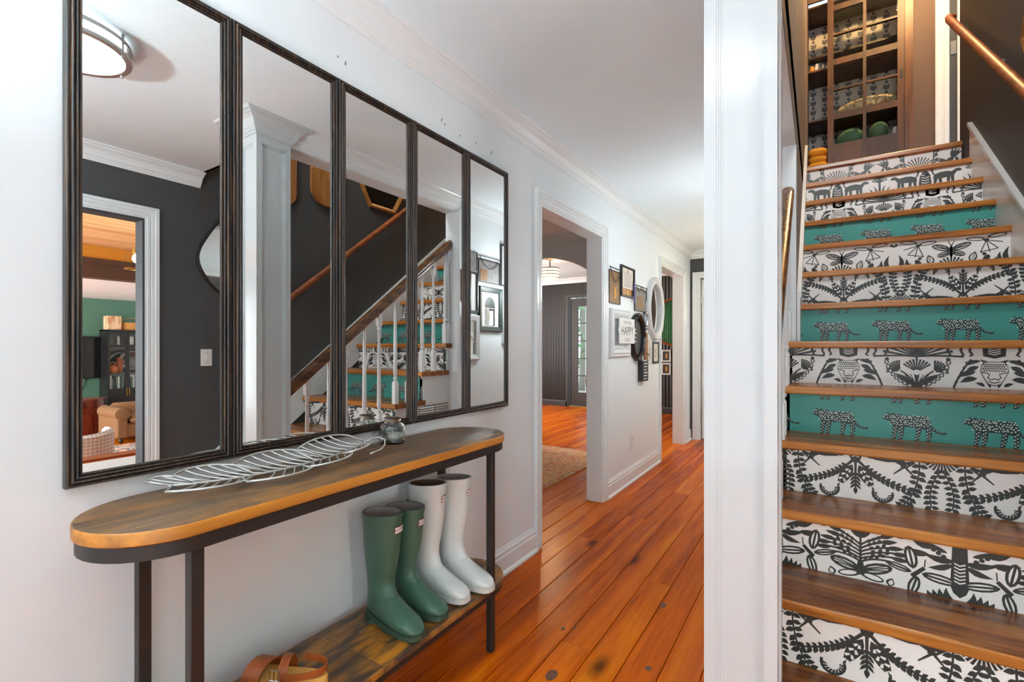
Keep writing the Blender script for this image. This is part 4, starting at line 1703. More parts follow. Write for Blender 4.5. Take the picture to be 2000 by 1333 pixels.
def spine(t):
    return qb((0.07, 0.50, ZT + 0.014), (0.135, 0.64, ZT + 0.003), (0.165, 0.87, ZT + 0.006), (0.10, 1.06, ZT + 0.028), t)


MB().tube([spine(k / 24) for k in range(25)] + [(0.085, 1.09, ZT + 0.034), (0.072, 1.125, ZT + 0.04)], 0.0034, 8).build('spine_wire', 'white_wire', tray, smooth=True)
# right-hand loop at the tip
MB().tube([(0.108, 1.04, ZT + 0.024), (0.105, 1.07, ZT + 0.036), (0.118, 1.095, ZT + 0.038), (0.14, 1.1, ZT + 0.03), (0.165, 1.075, ZT + 0.02), (0.185, 1.04, ZT + 0.014), (0.195, 0.99, ZT + 0.012)], 0.0026, 8).build('tip_loop', 'white_wire', tray, smooth=True)
# lobes of rim: back lobes (towards the wall) and front lobes
back_lobes = [(0.02, 0.17, 0.035, 0.02), (0.13, 0.40, 0.045, 0.03), (0.36, 0.68, 0.054, 0.036), (0.64, 0.97, 0.052, 0.036)]
front_lobes = [(0.02, 0.32, 0.085, 0.012), (0.30, 0.60, 0.10, 0.012), (0.56, 0.82, 0.095, 0.014), (0.78, 0.97, 0.075, 0.016)]


def rim_pt(side, t, reach, hgt):
    s = spine(t)
    return (s[0] + side * reach, s[1] - 0.055 + 0.02 * t, s[2] + hgt)


def lobe(side, t0, t1, reach, h, n=12):
    pts = [spine(t0)]
    for k in range(n + 1):
        u = k / n
        t = t0 + (t1 - t0) * u
        f = math.sin(PI * (0.16 + 0.74 * u)) ** 0.5
        pts.append(rim_pt(side, t + 0.03, reach * f * 1.25, h * f))
    pts.append(spine(min(1, t1 + 0.02)))
    return pts


for t0, t1, rc, h in back_lobes:
    MB().tube(lobe(-1, t0, t1, rc * 1.35, h), 0.003, 7).build('rim_wire', 'white_wire', tray, smooth=True)
for t0, t1, rc, h in front_lobes:
    MB().tube(lobe(1, t0, t1, rc * 0.9, h), 0.003, 7).build('rim_wire', 'white_wire', tray, smooth=True)
for k in range(20):
    t = 0.08 + 0.86 * k / 19
    s = spine(t)
    for side, lobes, sc2 in ((-1, back_lobes, 1.35), (1, front_lobes, 0.9)):
        best = None
        for t0, t1, rc, h in lobes:
            u = (t - 0.08 - t0) / (t1 - t0)
            if 0.08 < u < 0.95:
                f = math.sin(PI * (0.16 + 0.74 * u)) ** 0.5
                best = rim_pt(side, t - 0.05, rc * sc2 * f * 1.25, h * f)
        if best is None:
            continue
        mid = tuple((a + b_) / 2 for a, b_ in zip(s, best))
        mid = (mid[0], mid[1], min(s[2], best[2]) + (0.001 if side < 0 else -0.001))
        pts = [tuple((1 - u) ** 2 * a + 2 * u * (1 - u) * m + u * u * b_ for a, m, b_ in zip(s, mid, best)) for u in [j / 6 for j in range(7)]]
        pts = [(p[0], p[1], max(p[2], ZT + 0.0025)) for p in pts]
        MB().tube(pts, 0.0023, 6).build('rib_wire', 'white_wire', tray, smooth=True)

# ================================================================== JAR
jx, jy, jz = 0.078, 1.19, 0.812
jar = empty('glass_jar', (jx, jy, jz), 'small clear glass jar with a disc lid at the end of the leaf tray', 'jar')
outer = [(0.036, 0.0), (0.043, 0.003), (0.0445, 0.01), (0.044, 0.052), (0.0435, 0.060), (0.038, 0.067), (0.029, 0.070), (0.0275, 0.073), (0.0285, 0.078)]
inner_p = [(0.0255, 0.078), (0.025, 0.072), (0.028, 0.067), (0.036, 0.063), (0.0405, 0.058), (0.041, 0.012), (0.039, 0.006), (0.01, 0.0055)]
MB().lathe(outer + inner_p, (jx, jy, jz), 32).build('body', 'jar_glass', jar, smooth=True, auto=60)
MB().lathe([(0.012, 0.0785), (0.0295, 0.0785), (0.0305, 0.081), (0.0305, 0.086), (0.029, 0.089), (0.012, 0.0905)], (jx, jy, jz), 28).build('lid', 'jar_glass', jar, smooth=True, auto=50)
MB().lathe([(0.0285, 0.0765), (0.0298, 0.0765), (0.0298, 0.0790), (0.0285, 0.0790)], (jx, jy, jz), 28).build('seal_ring', 'frame_oak', jar, smooth=True)
MB().tube([(jx + 0.0448 * math.cos(t), jy + 0.0448 * math.sin(t), jz + 0.03 + 0.016 * math.sin(q)) for q, t in [(2 * PI * k / 16, math.radians(-40) + 0.35 * math.cos(2 * PI * k / 16)) for k in range(16)]], 0.0012, 6, cyc=True).build('embossed_ring', 'jar_glass', jar, smooth=True)

# ================================================================== SANDALS


def sandal(x, y, yaw, label, dark):
    r = empty('leather_sandal', (x, y, SH), label, 'sandal', 'sandals on the lower shelf')
    ca, sa = math.cos(yaw), math.sin(yaw)

    def W(a, b_, c):
        return (x + a * ca - b_ * sa, y + a * sa + b_ * ca, SH + c)
    outl = []
    for k in range(30):
        t = 2 * PI * k / 30
        px = 0.12 * math.cos(t)
        wy = 0.034 * math.copysign(abs(math.sin(t)) ** 0.75, math.sin(t)) * (1 + 0.28 * px / 0.12)
        if -0.02 < px < 0.05:
            wy *= 0.93
        outl.append((px, wy))
    MB().loft([[W(a * s, b_ * s, z + (0.012 if a < 0.0 else 0.0) * (-a / 0.12) * 1.4) for a, b_ in outl] for z, s in ((0.0005, 0.97), (0.004, 1), (0.022, 1), (0.026, 0.97))]).build('footbed', 'cork_tan', r, smooth=True, auto=40)

    def band(px, w, h, m, nm, span=1.0, lean=0.0):
        mb = MB()
        rg = []
        for k in range(13):
            t = PI * k / 12 * span
            yy = 0.043 * math.cos(t)
            zz = 0.014 + h * math.sin(t) ** 0.8
            rg.append([W(px - w / 2 + lean * yy, yy, zz), W(px + w / 2 + lean * yy, yy, zz), W(px + w / 2 + lean * yy, yy * 1.03, zz + 0.003), W(px - w / 2 + lean * yy, yy * 1.03, zz + 0.003)])
        mb.loft(rg)
        return mb.build(nm, m, r, smooth=True, auto=40)
    band(0.065, 0.05, 0.045, 'leather_dark' if dark else 'leather_tan', 'toe_strap', lean=0.2)
    band(-0.005, 0.026, 0.06, 'leather_tan', 'instep_strap', lean=-0.3)
    mb = MB()
    pts = []
    for k in range(15):
        t = PI * 0.5 + PI * k / 14
        pts.append((-0.03 + 0.085 * math.cos(t), 0.042 * math.sin(t), 0.05 + 0.01 * math.sin(PI * k / 14)))
    mb.loft([[W(a, b_, c - 0.009), W(a, b_, c + 0.009), W(a * 1.02, b_ * 1.06, c + 0.009), W(a * 1.02, b_ * 1.06, c - 0.009)] for a, b_, c in pts])
    mb.build('heel_strap', 'leather_tan', r, smooth=True, auto=40)
    c = W(0.0, 0.05, 0.05)
    q = [W(-0.014, 0.047, 0.042), W(0.012, 0.047, 0.042), W(0.012, 0.045, 0.066), W(-0.014, 0.045, 0.066)]
    MB().tube(q, 0.0022, 6, cyc=True).tube([W(0, 0.047, 0.042), W(0, 0.046, 0.066)], 0.0016, 6).build('buckle', 'chrome', r)
    p = W(0.03, -0.04, 0.036)
    MB().sphere(p, 0.007, 0.007, 0.005, 10, 6).build('rivet', 'iron', r, smooth=True)
    return r


sandal(0.165, 0.735, -2.75, 'tan leather sandal with a pale cork sole and buckle, nearest the boots', False)
sandal(0.175, 0.60, -2.7, 'dark brown strapped sandal on the left, cut by the lower picture edge', True)

# ================================================================== GALLERY on the left wall


def rect_frame(name, y0, y1, z0, z1, prof, fm, pm, label, cat, group, mat_w=0.0, x=0.0, sgn=1, mat_m='mat_white'):
    r = empty(name, (x, (y0 + y1) / 2, z0), label, cat, group)
    frame_ring(x, y0, y1, z0, z1, prof, 'X', sgn).build('frame', fm, r)
    w = prof[-1][0] - 0.001
    t = 0.006
    a, b_ = sorted((x + sgn * 0.001, x + sgn * t))
    pic = B(a, b_, y0 + w, y1 - w, z0 + w, z1 - w).build('picture' if pm != 'mirror_glass' else 'glass', pm if not mat_w else mat_m, r)
    if mat_w:
        pic.name = 'mount'
        a, b_ = sorted((x + sgn * t, x + sgn * (t + 0.0008)))
        B(a, b_, y0 + w + mat_w, y1 - w - mat_w, z0 + w + mat_w, z1 - w - mat_w).build('picture', pm, r)
    return r


FLAT = [(0, 0), (0, 0.016), (0.003, 0.02), (0.014, 0.02), (0.018, 0.014), (0.018, 0)]
THIN = [(0, 0), (0, 0.012), (0.006, 0.012), (0.006, 0)]
WIDE = [(0, 0), (0, 0.02), (0.008, 0.032), (0.02, 0.028), (0.035, 0.036), (0.05, 0.03), (0.062, 0.02), (0.07, 0.024), (0.078, 0.016), (0.078, 0)]
GG = 'gallery on the left hall wall'


def hang_chain(r, x, y0, y1, z, sag, sgn=1):
    MB().tube([(x + sgn * 0.012, y0 - 0.004, z), (x + sgn * 0.012, y1 + 0.004, z)], 0.0035, 6).build('rod', 'iron', r)
    MB().tube([(x + sgn * 0.018, y0 + (y1 - y0) * u, z - sag * 4 * u * (1 - u)) for u in [k / 12 for k in range(13)]], 0.003, 6).build('chain', 'iron', r, smooth=True)


a = rect_frame('hanging_picture', 3.445, 3.685, 1.487, 1.745, THIN, 'iron', 'photo_brown', 'brown photo panel hung from a rod, nearest the first doorway', 'picture', GG)
hang_chain(a, 0, 3.45, 3.68, 1.765, 0.11)
B(0.006, 0.008, 3.56, 3.6, 1.53, 1.62).build('photo_detail', 'photo_gold', a)
b = rect_frame('award_plaque', 3.70, 4.03, 1.563, 1.818, FLAT, 'black_satin', 'frame_oak', 'dark framed certificate plaque with a blue ribbon, highest in the hall gallery', 'plaque', GG)
B(0.007, 0.0095, 3.735, 3.995, 1.635, 1.80).build('certificate', 'cream_paper', b)
tx = MB()
for k in range(9):
    tx.box(0.0095, 0.0099, 3.77 + 0.01 * (k % 2), 3.96 - 0.008 * (k % 3), 1.65 + 0.014 * k, 1.654 + 0.014 * k)
tx.box(0.0095, 0.0099, 3.855, 3.875, 1.765, 1.79)
tx.build('certificate_lines', 'photo_grey', b)
B(0.007, 0.0095, 3.84, 3.88, 1.585, 1.62).build('medal_plate', 'brass', b)
B(0.018, 0.024, 3.985, 4.012, 1.53, 1.70).build('ribbon', 'ribbon_blue', b)
c = rect_frame('hanging_picture', 4.05, 4.385, 1.466, 1.67, THIN, 'iron', 'photo_grey', 'pale photo panel on a rod, just before the white oval mirror', 'picture', GG)
hang_chain(c, 0, 4.06, 4.21, 1.69, 0.05)
hang_chain(c, 0, 4.22, 4.38, 1.69, 0.05)
B(0.006, 0.008, 4.12, 4.3, 1.48, 1.6).build('photo_detail', 'photo_brown', c)


def oval_frame(name, yc, zc, ry, rz, w, depth, fm, label, cat, lumps, glass='mirror_glass', knobs=True, x=0.0, sgn=1, n=40):
    r = empty(name, (x, yc, zc - rz), label, cat, GG)
    prof = [(0, 0), (0, 0.6), (0.15, 0.9), (0.35, 0.75), (0.55, 1.0), (0.75, 0.7), (0.9, 0.75), (1.0, 0.4), (1.0, 0)]
    rings = []
    for k in range(n + 1):
        t = 2 * PI * k / n
        bump = 1 + lumps * math.cos(8 * t)
        rings.append([(x + sgn * d * depth, yc + (ry * bump - u * w) * math.cos(t), zc + (rz * bump - u * w) * math.sin(t)) for u, d in prof])
    MB().loft(rings, True, False, False).build('frame', fm, r, smooth=True, auto=40)
    if knobs:
        for t in (PI / 2, -PI / 2):
            kb = MB()
            for j in (-2, -1, 0, 1, 2):
                q = t + j * 0.13
                kb.sphere((x + sgn * depth * 0.75, yc + (ry - w * 0.4) * math.cos(q), zc + (rz - w * 0.2) * math.sin(q)), 0.016, 0.02, 0.018, 8, 6)
            kb.build('crest', fm, r, smooth=True)
    MB().loft([[(x + sgn * 0.004, yc + s * (ry - w * 0.9) * math.cos(t), zc + s * (rz - w * 0.9) * math.sin(t)) for t in [2 * PI * k / n for k in range(n)]] for s in (0.02, 1.0)], True, True, False).build('glass', glass, r)
    return r


oval_frame('oval_mirror', 4.63, 1.52, 0.255, 0.30, 0.066, 0.045, 'ornate_white', 'large oval mirror in a carved white frame, second from the hall end', 'mirror', 0.012)
e_ = rect_frame('ornate_frame', 3.45, 3.885, 1.07, 1.448, WIDE, 'ornate_white', 'wall_paint', 'carved white rectangular frame holding a sign about a happy place', 'frame', GG)
sg = empty('word_sign', (0.037, 3.75, 1.178), 'white sign reading this is our happy place with scalloped edges', 'sign', None)
outl = [(3.575, 1.178), (3.93, 1.178), (3.93, 1.25), (3.948, 1.28), (3.93, 1.31), (3.93, 1.38), (3.575, 1.38), (3.575, 1.31), (3.557, 1.28), (3.575, 1.25)]
MB().prism(outl, 'X', 0.037, 0.046).build('board', 'mat_white', sg)
for t_, sz, zz, m in (('THIS IS OUR', 0.034, 1.345, 'photo_brown'), ('HAPPY', 0.098, 1.275, 'chalk_board'), ('- PLACE -', 0.04, 1.205, 'photo_brown')):
    vs, fs = text_mesh(t_, sz)
    tb = MB()
    tb.add([(0.0466, 3.7525 + p[0], zz + p[1]) for p in vs], fs)
    tb.build('lettering', m, sg, fix=False)
f_ = oval_frame('oval_chalkboard', 4.098, 1.235, 0.185, 0.205, 0.042, 0.042, 'ornate_black', 'black carved oval frame with grey chalkboard, below the certificate', 'frame', 0.02, glass='chalk_board')
tl = MB()
for k, (w, z) in enumerate(((0.06, 1.30), (0.09, 1.265), (0.06, 1.23), (0.08, 1.195))):
    tl.box(0.006, 0.0068, 4.06 - w / 2, 4.06 + w / 2, z, z + 0.008)
tl.build('chalk_lines', 'mat_white', f_)
oval_frame('small_oval_frame', 4.33, 1.39, 0.042, 0.075, 0.03, 0.03, 'silver_ware', 'small silver oval frame beside the black oval chalkboard', 'frame', 0.03)
h_ = empty('list_sign', (0.0, 4.25, 0.845), 'dark wooden block sign with a list of white words, lowest in the gallery', 'sign', GG)
B(0, 0.045, 4.158, 4.315, 0.845, 1.026).build('block', 'black_satin', h_)
tl = MB()
for k in range(7):
    tl.box(0.045, 0.0456, 4.19, 4.26 + 0.03 * ((k * 7) % 3) / 2, 0.862 + 0.027 * k, 0.871 + 0.027 * k)
tl.build('list_lines', 'mat_white', h_)
w_ = empty('wooden_holder', (0.0, 4.36, 0.93), 'brown wooden wall holder with a glass vase behind the list sign', 'holder', GG)
B(0, 0.014, 4.325, 4.405, 0.935, 1.28).build('board', 'frame_oak', w_)
MB().lathe([(0.018, 0.0), (0.024, 0.01), (0.024, 0.06), (0.012, 0.085), (0.014, 0.1)], (0.04, 4.37, 0.985), 14).build('vase', 'pane_glass', w_, smooth=True)
MB().tube([(0.04, 4.37, 1.075), (0.014, 4.37, 1.09)], 0.004, 6).build('hook', 'iron', w_)
i1 = rect_frame('botanical_print', 4.425, 4.552, 1.02, 1.225, THIN, 'ornate_white', 'cream_paper', 'small botanical print in a thin pale frame, left of the pair', 'picture', GG)
i2 = rect_frame('botanical_print', 4.585, 4.785, 0.99, 1.202, [(0, 0), (0, 0.012), (0.012, 0.016), (0.02, 0.012), (0.02, 0)], 'chalk_board', 'cream_paper', 'small botanical print in a grey frame, beside the second doorway', 'picture', GG)
for rr, yc, zc in ((i1, 4.488, 1.1), (i2, 4.685, 1.09)):
    tl = MB()
    tl.tube([(0.0065, yc, zc - 0.05), (0.0065, yc + 0.006, zc), (0.0065, yc, zc + 0.05)], 0.0015, 5)
    for k in range(4):
        s = 1 if k % 2 else -1
        tl.sphere((0.0065, yc + s * 0.018, zc - 0.03 + 0.022 * k), 0.0008, 0.013, 0.006, 8, 6)
    tl.build('drawn_sprig', 'photo_grey', rr)
# wall outlet
ol = empty('wall_outlet', (0, 4.0, 0.27), 'white wall outlet low on the hall wall between the two doorways', 'outlet')
MB().bbox(0, 0.006, 3.962, 4.04, 0.275, 0.40, 0.002).build('cover_plate', 'white_plastic', ol)
for z in (0.303, 0.347):
    B(0.006, 0.0075, 3.984, 4.018, z, z + 0.03).build('socket', 'mat_white', ol)
    B(0.0075, 0.0078, 3.992, 3.995, z + 0.01, z + 0.022).build('slot', 'black_satin', ol)

# ================================================================== GALLERY on the stair-side hall wall (seen in the mirrors)
GX = 1.10
G2 = 'gallery on the stair side of the hall'
rect_frame('small_plaque', 3.095, 3.213, 1.785, 1.945, THIN, 'photo_grey', 'photo_grey', 'grey square plaque reflected at the top left of the rightmost mirror', 'plaque', G2, x=GX, sgn=-1)
q = rect_frame('hanging_picture', 3.225, 3.54, 1.703, 1.90, THIN, 'iron', 'photo_grey', 'rod hung photo panel with a drooping chain, reflected in the rightmost mirror', 'picture', G2, x=GX, sgn=-1)
hang_chain(q, GX, 3.23, 3.535, 1.925, 0.1, -1)
B(GX - 0.009, GX - 0.006, 3.25, 3.35, 1.72, 1.82).build('photo_detail', 'photo_brown', q)
dkf = [(0, 0), (0, 0.02), (0.008, 0.028), (0.04, 0.02), (0.046, 0.012), (0.046, 0)]
q = rect_frame('arch_picture', 3.222, 3.57, 1.282, 1.669, dkf, 'frame_green_black', 'mat_white', 'dark green framed picture of an arch, reflected in the rightmost mirror', 'picture', G2, x=GX, sgn=-1)
ap = MB()
pts = [(3.32, 1.49), (3.47, 1.49)] + [(3.395 + 0.075 * math.cos(t), 1.50 + 0.085 * math.sin(t)) for t in [PI * k / 12 for k in range(13)]]
ap.prism(pts, 'X', GX - 0.008, GX - 0.006)
ap.build('arch_drawing', 'frame_green_black', q)
B(GX - 0.0075, GX - 0.006, 3.32, 3.47, 1.335, 1.485).build('reflective_pane', 'mirror_glass', q)
q = rect_frame('shadow_box', 3.10, 3.214, 1.435, 1.775, FLAT, 'ornate_black', 'mat_white', 'black frame with a glass bottle vase, reflected beside the rightmost frame', 'frame', G2, x=GX, sgn=-1)
MB().lathe([(0.02, 0.0), (0.026, 0.02), (0.026, 0.1), (0.01, 0.13), (0.011, 0.16)], (GX - 0.045, 3.165, 1.49), 14).build('bottle', 'pane_glass', q, smooth=True)
rect_frame('ornate_frame', 3.02, 3.226, 1.04, 1.415, [(0, 0), (0, 0.02), (0.01, 0.03), (0.03, 0.024), (0.045, 0.02), (0.05, 0)], 'ornate_white', 'mirror_glass', 'carved white framed mirror reflected at the lower left of the rightmost mirror', 'mirror', G2, x=GX, sgn=-1)
rect_frame('tall_print', 3.555, 3.75, 1.70, 2.085, FLAT, 'chalk_board', 'mat_white', 'tall print reflected at the upper right edge of the rightmost mirror', 'picture', G2, x=GX, sgn=-1)
rect_frame('ornate_frame', 3.58, 3.80, 1.18, 1.675, [(0, 0), (0, 0.02), (0.01, 0.03), (0.03, 0.024), (0.04, 0.02), (0.045, 0)], 'ornate_white', 'mat_white', 'carved white frame reflected at the right edge of the rightmost mirror', 'frame', G2, x=GX, sgn=-1)
rect_frame('oak_frame', 2.995, 3.04, 1.52, 1.775, THIN, 'frame_oak', 'photo_grey', 'narrow oak framed picture reflected next to the stair wall corner', 'picture', G2, x=GX, sgn=-1)

# ================================================================== FOYER: ceiling light, pebble mirror, switch
LX, LY = 1.03, 0.60
cl = empty('ceiling_light', (LX, LY, CEIL - 0.1), 'round flush ceiling light with nickel rings, reflected in the leftmost mirror', 'ceiling light')
MB().lathe([(0.06, 0.0), (0.14, 0.0), (0.15, -0.012), (0.15, -0.03)], (LX, LY, CEIL - 0.0), 32).build('base_plate', 'brushed_nickel', cl, smooth=True, auto=40)
MB().lathe([(0.165, -0.03), (0.165, -0.066), (0.155, -0.076), (0.11, -0.083), (0.05, -0.087), (0.005, -0.088)], (LX, LY, CEIL), 40).build('diffuser', 'lamp_diffuser', cl, smooth=True)
for z in (-0.03, -0.072):
    MB().lathe([(0.166, z - 0.007), (0.186, z - 0.007), (0.188, z), (0.186, z + 0.007), (0.166, z + 0.007), (0.166, z - 0.007)], (LX, LY, CEIL), 48, caps=False).build('ring', 'brushed_nickel', cl, smooth=True, auto=40)
for k in range(6):
    t = 2 * PI * k / 6 + 0.3
    MB().tube([(LX + 0.178 * math.cos(t), LY + 0.178 * math.sin(t), CEIL - 0.002), (LX + 0.178 * math.cos(t), LY + 0.178 * math.sin(t), CEIL - 0.088)], 0.005, 8).build('strut', 'brushed_nickel', cl, smooth=True, auto=40)


def catmull(pts, m=8):
    out = []
    n = len(pts)
    for i in range(n):
        p0, p1, p2, p3 = pts[i - 1], pts[i], pts[(i + 1) % n], pts[(i + 2) % n]
        for k in range(m):
            t = k / m
            out.append(tuple(0.5 * (2 * b_ + (c_ - a_) * t + (2 * a_ - 5 * b_ + 4 * c_ - d_) * t * t + (3 * b_ - a_ - 3 * c_ + d_) * t ** 3) for a_, b_, c_, d_ in zip(p0, p1, p2, p3)))
    return out


pm = catmull([(1.582, 1.775), (1.615, 1.66), (1.72, 1.54), (1.86, 1.49), (2.0, 1.53), (2.07, 1.68), (2.04, 1.9), (1.95, 2.1), (1.84, 2.15), (1.735, 2.06), (1.63, 1.9)])
pr = empty('pebble_mirror', (XR, 1.83, 1.49), 'irregular rounded mirror with thin metal rim on the dark wall, reflected in the leftmost mirror', 'mirror')
MB().prism(pm, 'X', XR - 0.018, XR).build('glass', 'mirror_glass', pr)
MB().tube([(XR - 0.012, a_, b_) for a_, b_ in pm], 0.009, 8, cyc=True).build('rim', 'black_satin', pr, smooth=True)
sw = empty('light_switch', (XR, 1.64, 1.02), 'white light switch on the dark wall, reflected in the leftmost mirror', 'switch')
MB().bbox(XR - 0.006, XR, 1.603, 1.675, 1.018, 1.134, 0.002).build('cover_plate', 'white_plastic', sw)
B(XR - 0.016, XR - 0.006, 1.632, 1.646, 1.066, 1.09).build('toggle', 'white_plastic', sw)
for z in (1.04, 1.11):
    MB().lathe([(0.004, -0.002), (0.004, 0)], (XR - 0.006, 1.639, z), 8, 'X').build('screw', 'brushed_nickel', sw)

# ================================================================== wooden pieces on the stair wall (seen in the mirrors)
SW_ = 'wooden pieces on the dark stair wall'
hx = empty('hexagon_frame', (XR, 3.22, 2.48), 'hexagonal wooden mirror frame above the wall handrail', 'frame', SW_)
hc, hz, hr = 3.218, 2.75, 0.315
mb = MB()
rings = []
for k in range(7):
    t = math.radians(60 * k)
    rings.append([(XR - d, hc + (hr - u) * math.cos(t), hz + (hr - u) * math.sin(t)) for u, d in ((0, 0), (0, 0.03), (0.012, 0.036), (0.03, 0.03), (0.045, 0.018), (0.045, 0))])
mb.loft(rings, True, False, False).build('frame', 'frame_oak', hx)
MB().prism([(hc + (hr - 0.04) * math.cos(math.radians(60 * k)), hz + (hr - 0.04) * math.sin(math.radians(60 * k))) for k in range(6)], 'X', XR - 0.008, XR).build('glass', 'black_gloss', hx)


def wood_board(y0, y1, z0, z1, label):
    w = y1 - y0
    pts = [(y0, z1), (y0 + 0.002, z0 + w * 0.55)]
    for k in range(9):
        t = PI + PI * k / 8
        pts.append(((y0 + y1) / 2 + w / 2 * math.cos(t), z0 + w * 0.42 + w * 0.42 * math.sin(t)))
    pts += [(y1, z0 + w * 0.55), (y1, z1)]
    r = empty('wooden_board', (XR, (y0 + y1) / 2, z0), label, 'board', SW_)
    MB().prism(pts, 'X', XR - 0.03, XR).build('board', 'frame_oak', r, bevel=0.006)
    MB().tube([(XR - 0.031, a_, b_) for a_, b_ in pts], 0.005, 6).build('edge_bead', 'rail_red_wood', r, smooth=True)
    return r


wood_board(2.04, 2.30, 2.27, 2.95, 'brown rounded wooden board on the stair wall, nearest the column in the reflection')
wood_board(2.44, 2.74, 2.36, 2.98, 'brown rounded wooden board between the hexagon frame and the other board')

# ================================================================== UPSTAIRS LANDING
lf = MB()
lf.box(1.2, 4.2, 5.2, 6.3, 2.56, 2.69)
lf.build('floor', 'tread_wood', kind='structure')
ub = MB()
ub.box(1.0, 1.252, 5.72, 5.82, 2.69, 5.1)
ub.box(2.081, 2.24, 5.74, 5.82, 2.69, 5.1)
ub.box(2.41, 4.2, 5.74, 5.82, 2.69, 5.1)
ub.box(1.252, 2.081, 5.74, 5.82, 4.78, 5.1)
ub.build('wall_upstairs', 'brown_wall', kind='structure')
cab = empty('linen_cabinet', (1.66, 5.95, 2.69), 'built-in dark wood linen cabinet with sliding glazed door at the stair top', 'cabinet')
B(1.25, 2.09, 6.16, 6.18, 2.69, 4.78).build('back_panel', 'leaf_wallpaper', cab)
B(1.245, 1.258, 5.76, 6.16, 2.69, 4.78).build('side_panel', 'dark_cabinet_wood', cab)
B(2.06, 2.085, 5.76, 6.16, 2.69, 4.78).build('side_panel', 'dark_cabinet_wood', cab)
B(1.258, 2.06, 5.745, 5.765, 4.66, 4.78).build('top_rail', 'brown_wall', cab)
for z, y0 in ((4.62, 5.78), (3.965, 5.78), (3.455, 5.78), (3.145, 5.78), (2.80, 5.78), (4.235, 6.04), (4.09, 6.04)):
    B(1.258, 2.06, y0, 6.16, z, z + 0.018).build('shelf', 'dark_cabinet_wood', cab)
# leaf sprigs of the wallpaper
P = Print()
for v in (0, 0.1, 0.2):
    for a_ in (50, 130):
        P.leaf(0, v, 0.045, math.radians(a_), 0.014)
        P.leaf(0, v + 0.022, 0.045, math.radians(a_), 0.014)
    P.stroke([(0, v - 0.01), (0, v + 0.05)], 0.004)
    P.ell(0, v + 0.075, 0.014, 0.018)
mbw = MB()
n_ = 0
for i in range(8):
    for j in range(6):
        for l, p in P.p:
            x0_, z0_ = 1.3 + 0.105 * i, 2.75 + 0.31 * j + (0.12 if i % 2 else 0)
            mbw.add([(x0_ + a_, 6.1594 - n_ * 1e-7, z0_ + b_) for a_, b_ in p], [tuple(range(len(p)))])
            n_ += 1
mbw.build('printed_sprigs', 'wallpaper_ink', cab, fix=False)
# sliding door with panes
sd = empty('sliding_door', (0, 0, 0))
sd.parent = cab
sd.location = (0, 0, 0)
dx0, dx1, dz0, dz1 = 1.423, 2.023, 2.70, 4.75


def dpart(nm, m, *bx):
    return B(*bx).build(nm, m, sd)


dpart('stile', 'dark_cabinet_wood', dx0, 1.474, 5.70, 5.735, dz0, dz1)
dpart('stile', 'dark_cabinet_wood', 1.969, dx1, 5.70, 5.735, dz0, dz1)
dpart('mullion', 'dark_cabinet_wood', 1.708, 1.734, 5.70, 5.735, dz0, dz1)
rows = [(2.92, 3.155), (3.165 + 0.0, 3.405), (3.465, 3.70), (3.715, 3.945), (4.0, 4.235), (4.262, 4.49), (4.53, 4.7)]
zs = [dz0, 2.92, 3.157, 3.41, 3.47, 3.705, 3.952, 4.005, 4.253, 4.488, 4.70]
rails = [(dz0, 3.16), (3.405, 3.468), (3.695, 3.712), (3.945, 4.005), (4.24, 4.258), (4.485, 4.54), (4.7, dz1)]
for z0_, z1_ in rails:
    for xa, xb in ((1.474, 1.708), (1.734, 1.969)):
        dpart('rail', 'dark_cabinet_wood', xa, xb, 5.70, 5.735, z0_, z1_)
for i in range(len(rails) - 1):
    for xa, xb in ((1.474, 1.708), (1.734, 1.969)):
        dpart('pane', 'pane_glass', xa, xb, 5.715, 5.718, rails[i][1], rails[i + 1][0])
for x in (1.446, 1.996):
    dpart('finger_pull', 'black_satin', x - 0.01, x + 0.01, 5.697, 5.70, 3.66, 3.74)
B(2.023, 2.081, 5.69, 5.75, 2.70, 4.78).build('door_post', 'post_wood', cab)
# linens
tw = MB()
tw.sphere((1.62, 5.98, 3.275), 0.13, 0.15, 0.105, 16, 10)
tw.build('folded_towel', 'green_towel', None, True, 'green towel bundle on the left behind the lower cabinet panes', 'towel', 'linens in the cabinet')
tw = MB()
tw.sphere((1.845, 5.95, 3.275), 0.085, 0.14, 0.105, 16, 10)
tw.build('folded_towel', 'green_towel', None, True, 'smaller green towel bundle on the right in the cabinet', 'towel', 'linens in the cabinet')
MB().lathe([(0.02, 0), (0.028, 0.005), (0.028, 0.07), (0.02, 0.09), (0.02, 0.1)], (1.97, 5.84, 3.1635), 14).build('white_jar', 'mat_white', None, True, 'small white jar beside the green towels in the cabinet', 'jar')
pl_ = empty('pillow', (1.74, 5.97, 3.474), 'cream patterned pillow lying in the upper glazed cabinet row', 'pillow')
mb = MB()
mb.sphere((1.76, 5.95, 3.56), 0.26, 0.14, 0.086, 20, 12)
mb.build('cushion', 'pillow_print', pl_, smooth=True)
mb = MB()
random.seed(5)
for i in range(150):
    a_ = random.uniform(-0.95, 0.95)
    c_ = random.uniform(-0.9, 0.9)
    if a_ * a_ + c_ * c_ > 0.92:
        continue
    yy = 5.95 - 0.14 * math.sqrt(max(0, 1 - a_ * a_ - c_ * c_)) - 0.001
    cx_, cz_ = 1.76 + 0.26 * a_, 3.56 + 0.086 * c_
    r_ = random.uniform(0.008, 0.013)
    mb.tube([(cx_ + r_ * math.cos(t), yy + 0.0, cz_ + r_ * 0.7 * math.sin(t)) for t in [0.8 * PI * q / 4 + i for q in range(5)]], 0.0022, 4)
mb.build('printed_scrolls', 'frame_oak', pl_)
